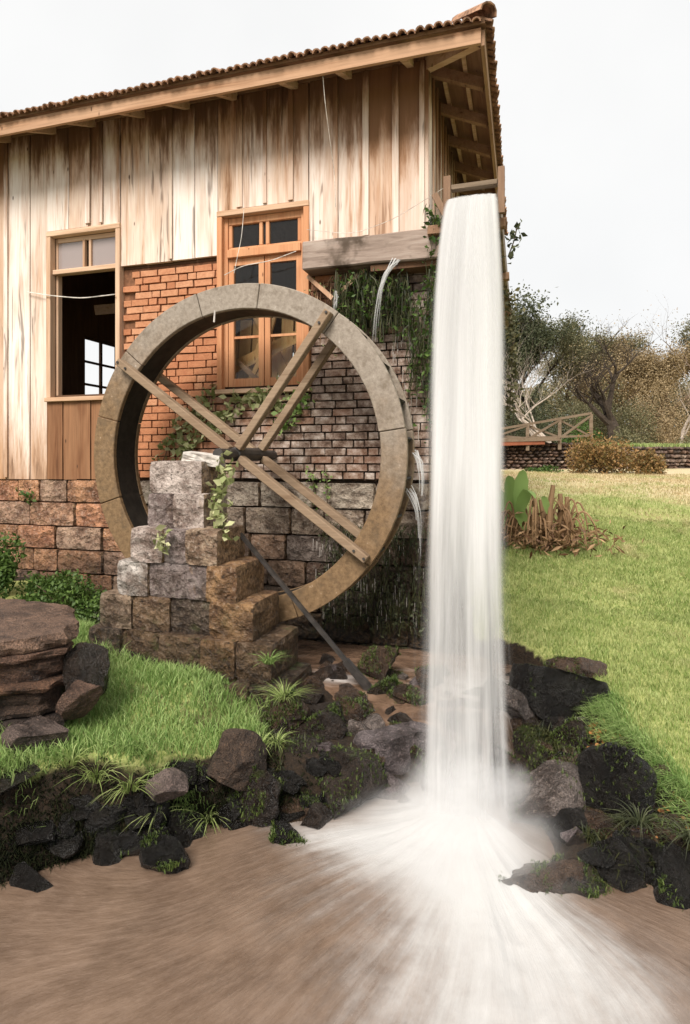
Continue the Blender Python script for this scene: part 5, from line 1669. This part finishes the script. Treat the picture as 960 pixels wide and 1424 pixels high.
BX, BY, BZ = 0.2, 7.95, 1.03
broad_leaf((BX - .25, BY, BZ + .30), (BX - .20, BY - .1, BZ + .98), .125, .05, 'big_leaf', 'broad_leaf')
broad_leaf((BX - .32, BY + .1, BZ + .30), (BX - .38, BY, BZ + .90), .12, .05, 'big_leaf', 'broad_leaf')
broad_leaf((BX - .28, BY, BZ + .25), (BX - .05, BY - .25, BZ + .72), .10, .12, 'big_leaf', 'broad_leaf')
broad_leaf((BX - .34, BY, BZ + .2), (BX - .62, BY - .2, BZ + .66), .10, .14, 'big_leaf', 'broad_leaf')
broad_leaf((BX - .15, BY - .2, BZ + .15), (BX - .30, BY - .4, BZ + .42), .10, .05, 'big_leaf', 'broad_leaf')
broad_leaf((BX + .1, BY - .1, BZ + .35), (BX + .02, BY - .2, BZ + .62), .06, .03, 'big_leaf', 'broad_leaf')
r_ = random.Random(33)
for i in range(46):
    a = r_.uniform(0, 6.28); rad = r_.uniform(.05, .42)
    x, y = BX + math.cos(a) * rad - .02, BY + math.sin(a) * rad * .6
    h = r_.uniform(.30, .62)
    ex, ey = math.cos(a) * r_.uniform(.12, .4), math.sin(a) * .2 - .1
    mb = MB()
    pts = curve_pts([(x, y, BZ - .05), (x + ex * .2, y + ey * .2, BZ + h * .75), (x + ex * .55, y + ey * .6, BZ + h), (x + ex * .9, y + ey, BZ + h * .55), (x + ex, y + ey * 1.1, BZ + h * .05)], 12)
    mb.tube(pts, np.linspace(.017, .006, 12) * r_.uniform(.6, 1.2), 5)
    link('withered_stalk', mb, 'dead', bp)
for i in range(5):
    x = BX + r_.uniform(-.25, .38); y = BY + r_.uniform(-.1, .1); h = r_.uniform(.45, .75)
    mb = MB(); mb.tube([(x, y, BZ - .05), (x + .01, y, BZ + h * .6), (x + r_.uniform(-.05, .05), y, BZ + h)], [.045, .04, .028], 7)
    link('cut_stem', mb, 'dead', bp)
rg = np.random.default_rng(8)
C = rg.normal(0, 1, (900, 3)) * np.array([.32, .22, .10]) + np.array([BX + .12, BY - .12, BZ + .08])
C[:, 2] = np.maximum(C[:, 2], height(C[:, 0], C[:, 1]) + .015)
link('dead_litter', leaf_cloud('dead_litter', C, .13, 9, .3, .25), 'dead', bp)

# ------------------------------------------------------------------ trees beyond the lawn
def tree(name, label, loc, H, spread, seed, leaf_n, leaf_size, leaf_mat, bark, levels=4, trunk_r=None, fork=0.3, upright=0.5, lean=(0, 0), nb=3, clump=0.0, group='trees beyond the lawn', side_leaves=0.35):
    r = random.Random(seed); g = np.random.default_rng(seed)
    root = empty(name, label, 'tree', loc, group)
    root.location = loc
    mb = MB()
    tips = []
    tr = trunk_r or H * 0.028
    def grow(p, d, L, rad, lv):
        n = 4
        pts = [p]; q = p.copy(); dd = d.copy()
        for i in range(n):
            dd = (dd + Vector((r.gauss(0, .16), r.gauss(0, .16), r.gauss(0, .10) + (.05 if lv else 0)))).normalized()
            q = q + dd * (L / n)
            pts.append(q.copy())
        rads = [rad * (1 - .45 * i / n) for i in range(n + 1)]
        mb.tube(pts, rads, 6 if lv < 2 else 4, cap=False)
        if lv >= levels:
            tips.append((pts[-1], L)); tips.append((pts[2], L)); return
        k = nb + (1 if r.random() < .5 else 0)
        for j in range(k):
            t = r.uniform(.45, 1.0) if j else 1.0
            i = min(n, max(1, int(round(t * n))))
            az = 2 * math.pi * (j / k) + r.uniform(-.5, .5)
            out = Vector((math.cos(az), math.sin(az), 0))
            nd = (dd * r.uniform(.45, .9) + out * spread * r.uniform(.6, 1.1) + Vector((0, 0, upright * .5))).normalized()
            grow(pts[i], nd, L * r.uniform(.58, .80), rads[i] * r.uniform(.55, .72), lv + 1)
    grow(Vector(loc), Vector((lean[0], lean[1], 1)).normalized(), H * fork, tr, 0)
    link('trunk', mb, bark, root)
    if leaf_n:
        T = np.array([t[0] for t in tips]); Ls = np.array([t[1] for t in tips])
        k = g.integers(0, len(T), leaf_n)
        off = g.normal(0, 1, (leaf_n, 3)); off /= np.linalg.norm(off, axis=1, keepdims=True)
        off *= (g.random((leaf_n, 1)) ** .8)
        C = T[k] + off * (Ls[k][:, None] * .6 + clump)
        link('crown', leaf_cloud('crown', C, leaf_size, seed + 2, .1), leaf_mat, root)
    return root
def gz(x, y): return float(height(np.array([x]), np.array([y]))[0]) - 0.1
def T(x, y, *a, **k):
    name, label = a[0], a[1]
    return tree(name, label, (x, y, gz(x, y)), *a[2:], **k)
T(3.75, 26.0, 'oak_tree', 'spreading dark-limbed tree with sparse orange brown leaves by the stone wall', 8.0, 1.0, 11, 900, .07, 'leaf_brown', 'bark_dark', levels=5, trunk_r=.36, fork=.26, upright=.55, nb=3)
T(1.6, 23.6, 'bare_tree', 'pale bare tree leaning left behind the footbridge', 7.4, .8, 12, 0, .1, 'leaf_olive', 'bark_pale', levels=4, trunk_r=.10, fork=.34, upright=.8, lean=(-.45, 0), nb=3)
T(0.9, 24.5, 'bare_tree', 'slender pale bare tree beside the dark evergreen', 7.0, .7, 13, 0, .1, 'leaf_olive', 'bark_pale', levels=4, trunk_r=.08, fork=.36, upright=.9, lean=(-.3, 0), nb=3)
T(5.0, 23.5, 'bare_tree', 'pale forked sapling near the right end of the stone wall', 4.6, .5, 14, 0, .1, 'leaf_olive', 'bark_pale', levels=3, trunk_r=.07, fork=.42, upright=.9, lean=(.3, 0), nb=2)
T(6.2, 24.5, 'bare_tree', 'pale slanting sapling beside the forked one', 4.8, .5, 15, 0, .1, 'leaf_olive', 'bark_pale', levels=3, trunk_r=.07, fork=.45, upright=.9, lean=(.45, 0), nb=2)
T(6.9, 26.5, 'bare_tree', 'wide bare tree with tan twigs between oak and saplings', 6.6, .8, 32, 0, .1, 'leaf_olive', 'bark_twig', levels=5, trunk_r=.12, fork=.28, upright=.7, nb=3)
T(-0.3, 31, 'evergreen_tree', 'tall dark evergreen behind the bare pale trees', 9.6, .5, 16, 30000, .11, 'leaf_dark', 'bark_dark', levels=4, fork=.3, clump=.35)
T(1.3, 33, 'evergreen_tree', 'dark olive evergreen behind the footbridge', 10.0, .55, 17, 30000, .11, 'leaf_olive', 'bark_dark', levels=4, fork=.3, clump=.35)
T(3.0, 37, 'leafy_tree', 'grey green tree between the evergreens and the oak', 10.2, .6, 18, 26000, .12, 'leaf_olive', 'bark', levels=4, fork=.3, clump=.35)
T(5.2, 38, 'leafy_tree', 'tall brown leaved tree behind the oak', 10.2, .65, 19, 26000, .12, 'leaf_brown', 'bark', levels=4, fork=.28, clump=.3)
T(7.8, 38, 'leafy_tree', 'broad rusty brown tree behind the right saplings', 10.0, .65, 20, 26000, .12, 'leaf_brown', 'bark', levels=4, fork=.28, clump=.3)
T(10.2, 36, 'leafy_tree', 'olive tree at the end of the wood by the saplings', 10.4, .6, 21, 24000, .12, 'leaf_olive', 'bark', levels=4, fork=.3, clump=.35)
T(8.8, 33, 'bare_tree', 'tall thin tree with few reddish leaves above the wood', 8.2, .4, 22, 150, .08, 'leaf_rust', 'bark', levels=4, fork=.45, trunk_r=.14, nb=2)
T(-2.5, 34, 'evergreen_tree', 'dark evergreen half hidden behind the mill', 11.0, .5, 23, 9000, .18, 'leaf_dark', 'bark_dark', levels=4, fork=.3, clump=.35)
T(13.5, 40, 'leafy_tree', 'brown tree at the far end of the wood', 12.0, .6, 24, 9000, .2, 'leaf_brown', 'bark', levels=4, fork=.3, clump=.35)
UG = [( -0.2, 25.5, 1.8, 1.2, 2.6, 'leaf_dark', 'dark undergrowth bush at the foot of the evergreen'), (1.9, 22.6, .85, .7, 1.5, 'leaf', 'rounded green bush behind the footbridge rail'),
      (2.9, 28.0, 1.6, 1.2, 3.0, 'leaf_olive', 'olive thicket between the bare trees and oak'), (4.6, 27.8, 1.7, 1.2, 2.6, 'leaf_olive', 'olive thicket right behind the oak trunk'),
      (6.6, 27.5, 1.6, 1.2, 2.8, 'leaf_brown', 'brown thicket behind the slanting sapling'), (8.4, 27.5, 1.6, 1.2, 3.0, 'leaf_olive', 'tall olive thicket at the end of the stone wall'),
      (1.1, 28.5, 1.7, 1.2, 3.4, 'leaf_dark', 'dark thicket below the olive evergreen'), (5.6, 22.6, .9, .7, 1.2, 'leaf_olive', 'low olive bush behind the end of the stone wall'),
      (3.3, 22.8, .9, .7, 1.3, 'leaf_olive', 'low olive bush in front of the oak trunk'), (6.0, 31.5, 2.2, 1.5, 4.2, 'leaf_brown', 'tall russet thicket deep in the wood'), (3.4, 32.0, 2.2, 1.5, 4.0, 'leaf_olive', 'tall grey green thicket deep in the wood')]
for i, (x, y, a, b_, c, m, lab) in enumerate(UG):
    shrub('bush', lab, (x, y, gz(x, y)), a, b_, c, 8000, .085, 600 + i, m, cat='bush', clumps=26)
shrub('bush', 'rounded reddish green bush in front of the stone wall', (1.75, 15.3, gz(1.75, 15.3) + .05), .95, .6, 1.02, 5200, .07, 650, 'leaf_rust', cat='bush', clumps=34)
shrub('bush', 'smaller rusty bush on the right side of the reddish one', (2.75, 15.6, gz(2.75, 15.6) + .05), .60, .45, .55, 2600, .07, 651, 'leaf_rust', cat='bush', clumps=24)
shrub('bush', 'low green plants at the foot of the dry stone wall', (0.55, 15.6, gz(0.55, 15.6)), .6, .3, .22, 1200, .07, 652, 'leaf', cat='bush', clumps=16)

# the rest of the wood, one mass behind the trees that stand apart
g = np.random.default_rng(91)
n = 130000
x = g.uniform(-8, 24, n); y = g.uniform(41, 50, n)
topz = 2.6 + 5.4 * (0.62 + 0.75 * fbm(x * 0.35 + 3, y * 0.2, 92, 3)) * 0.9
zz = 2.4 + (topz - 2.4) * g.random(n) ** 0.75
wood_mass = leaf_cloud('far_wood', np.stack([x, y, zz], -1), .19, 93, .1)
tag(link('far_wood', wood_mass, 'leaf_wood'), 'brown and olive wood closing the view behind the trees', 'wood', kind='stuff')

# dry stone wall
def dry_wall(name, label, p0, p1, z0, z1, th, seed, sz=0.2):
    r = random.Random(seed)
    root = empty(name, label, 'wall', ((p0[0] + p1[0]) / 2, (p0[1] + p1[1]) / 2, z0))
    a, b = Vector((*p0, 0)), Vector((*p1, 0))
    L = (b - a).length; d = (b - a) / L
    rot = math.atan2(d.y, d.x)
    core = MB(); core.bar(a + Vector((0, 0, (z0 + z1) / 2)), b + Vector((0, 0, (z0 + z1) / 2)), th * .7, z1 - z0 - .06)
    link('core', core, 'mortar', root)
    MS = [rock_mesh(700 + i, 9, 1, .04, .6) for i in range(6)]
    for m in MS: m.materials.append(MT['rock_dry'])
    z = z0
    n = 0
    while z < z1 - .03:
        h = r.uniform(.08, .14)
        s = 0
        while s < L:
            w = r.uniform(.10, .24)
            p = a + d * (s + w / 2) - Vector((-d.y, d.x, 0)) * th * .33
            c = r.choice([(0.30, .21, .16), (0.20, .13, .10), (0.36, .27, .21), (0.12, .085, .065), (0.26, .16, .11)])
            link('stone', MS[n % 6], None, root, loc=(p.x, p.y, z + h / 2), rot=(r.uniform(-.1, .1), r.uniform(-.1, .1), rot), scale=(w / 1.62, th * .4, h / 1.55), color=c)
            n += 1
            s += w
        z += h
    return root
dry_wall('dry_stone_wall', 'dry stone retaining wall below the wooden footbridge', (-1.2, 16.75), (1.35, 17.9), 1.68, 2.55, .5, 1)
w2 = dry_wall('dry_stone_wall', 'long dry stone wall topped with grass behind the bushes', (1.9, 18.2), (6.2, 20.3), 1.75, 2.45, .5, 2)
n = 2600; g = np.random.default_rng(77); t = g.random(n)
x = 1.9 + 4.3 * t + g.normal(0, .08, n); y = 18.2 + 2.1 * t + g.normal(0, .12, n)
me = blades('wall_grass', x, y, np.full(n, 2.43), g.uniform(.05, .14, n), np.full(n, .02), g.uniform(.03, .1, n), 'grass_pale', 78)
tag(link('wall_grass', me, 'grass_pale'), 'pale dry grass growing along the top of the long stone wall', 'grass', kind='stuff')

# footbridge with railing
br = empty('footbridge', 'small wooden footbridge with crossed railing and red deck edge', 'bridge', (0.6, 17.2, 2.5))
A = Vector((-1.0, 16.3, 2.52)); B = Vector((1.79, 17.74, 2.62))
mb = MB(); mb.bar(A + Vector((0, .4, .05)), Vector((0.75, 17.2, 2.58)) + Vector((0, .4, .05)), .9, .10); link('deck', mb, 'fence', br)
mb = MB(); mb.bar(A + Vector((0, -.08, -.02)), Vector((0.55, 17.05, 2.56)), .05, .17); link('deck_edge', mb, 'red_wood', br)
ps = [A, A.lerp(B, .40) , A.lerp(B, .70), B]
tops = [A + Vector((0, 0, .22)), A.lerp(B, .40) + Vector((0, 0, .42)), A.lerp(B, .70) + Vector((0, 0, .55)), B + Vector((0, 0, .66))]
for p, q in zip(ps, tops):
    mb = MB(); mb.bar(p - Vector((0, 0, .25)), q + Vector((0, 0, .03)), .09, .09, (0, 1, 0)); link('post', mb, 'fence', br)
mb = MB(); mb.bar(tops[0] + Vector((0, 0, .06)), tops[3] + Vector((0, 0, .06)), .09, .06); link('top_rail', mb, 'fence', br)
mb = MB(); mb.bar(ps[0] + Vector((0, -.05, .08)), ps[3] + Vector((0, -.05, .10)), .05, .06); link('bottom_rail', mb, 'fence', br)
for i in range(3):
    mb = MB(); mb.bar(ps[i] + Vector((0, -.02, .05)), tops[i + 1] + Vector((0, -.02, 0)), .045, .05); link('cross_brace', mb, 'fence', br)
    mb = MB(); mb.bar(tops[i] + Vector((0, .03, 0)), ps[i + 1] + Vector((0, .03, .08)), .045, .05); link('cross_brace', mb, 'fence', br)

# ------------------------------------------------------------------ wires
def wire(label, pts, rad=0.004, mat='cable', n=18):
    mb = MB(); mb.tube(curve_pts(pts, n), rad, 5)
    return tag(link('cable', mb, mat), label, 'cable')
wire('pale cable sagging across the open left window', [(-5.23, 5.35, 3.90), (-4.9, 5.33, 3.83), (-4.5, 5.33, 3.77), (-4.08, 5.33, 3.78)], .0055)
wire('thin wire hanging down in front of the orange window', [(-2.58, 5.28, 4.47), (-2.60, 5.27, 4.2), (-2.66, 5.27, 3.95), (-2.68, 5.27, 3.86)], .003)
wire('thin cable sagging across the orange window panes', [(-2.80, 5.30, 3.86), (-2.6, 5.29, 3.93), (-2.3, 5.29, 3.95), (-2.05, 5.30, 4.02)], .004)
wire('thin wire stretched from the planks to the flume post', [(-1.95, 5.32, 4.22), (-1.5, 5.3, 4.12), (-1.1, 5.2, 4.17), (-0.62, 4.95, 4.28)], .0025)
wire('thin wire dropping from the eave over the planks', [(-1.66, 4.93, 5.37), (-1.66, 5.0, 5.15), (-1.67, 5.3, 4.7), (-1.67, 5.33, 4.4)], .003)
mb = MB(); mb.tube([(-2.55, 4.655, 3.34), (-2.555, 4.65, 3.24)], .008, 6)
tag(link('hanging_drip', mb, 'plaster'), 'short white drip hanging under the top of the wheel rim', 'drip')
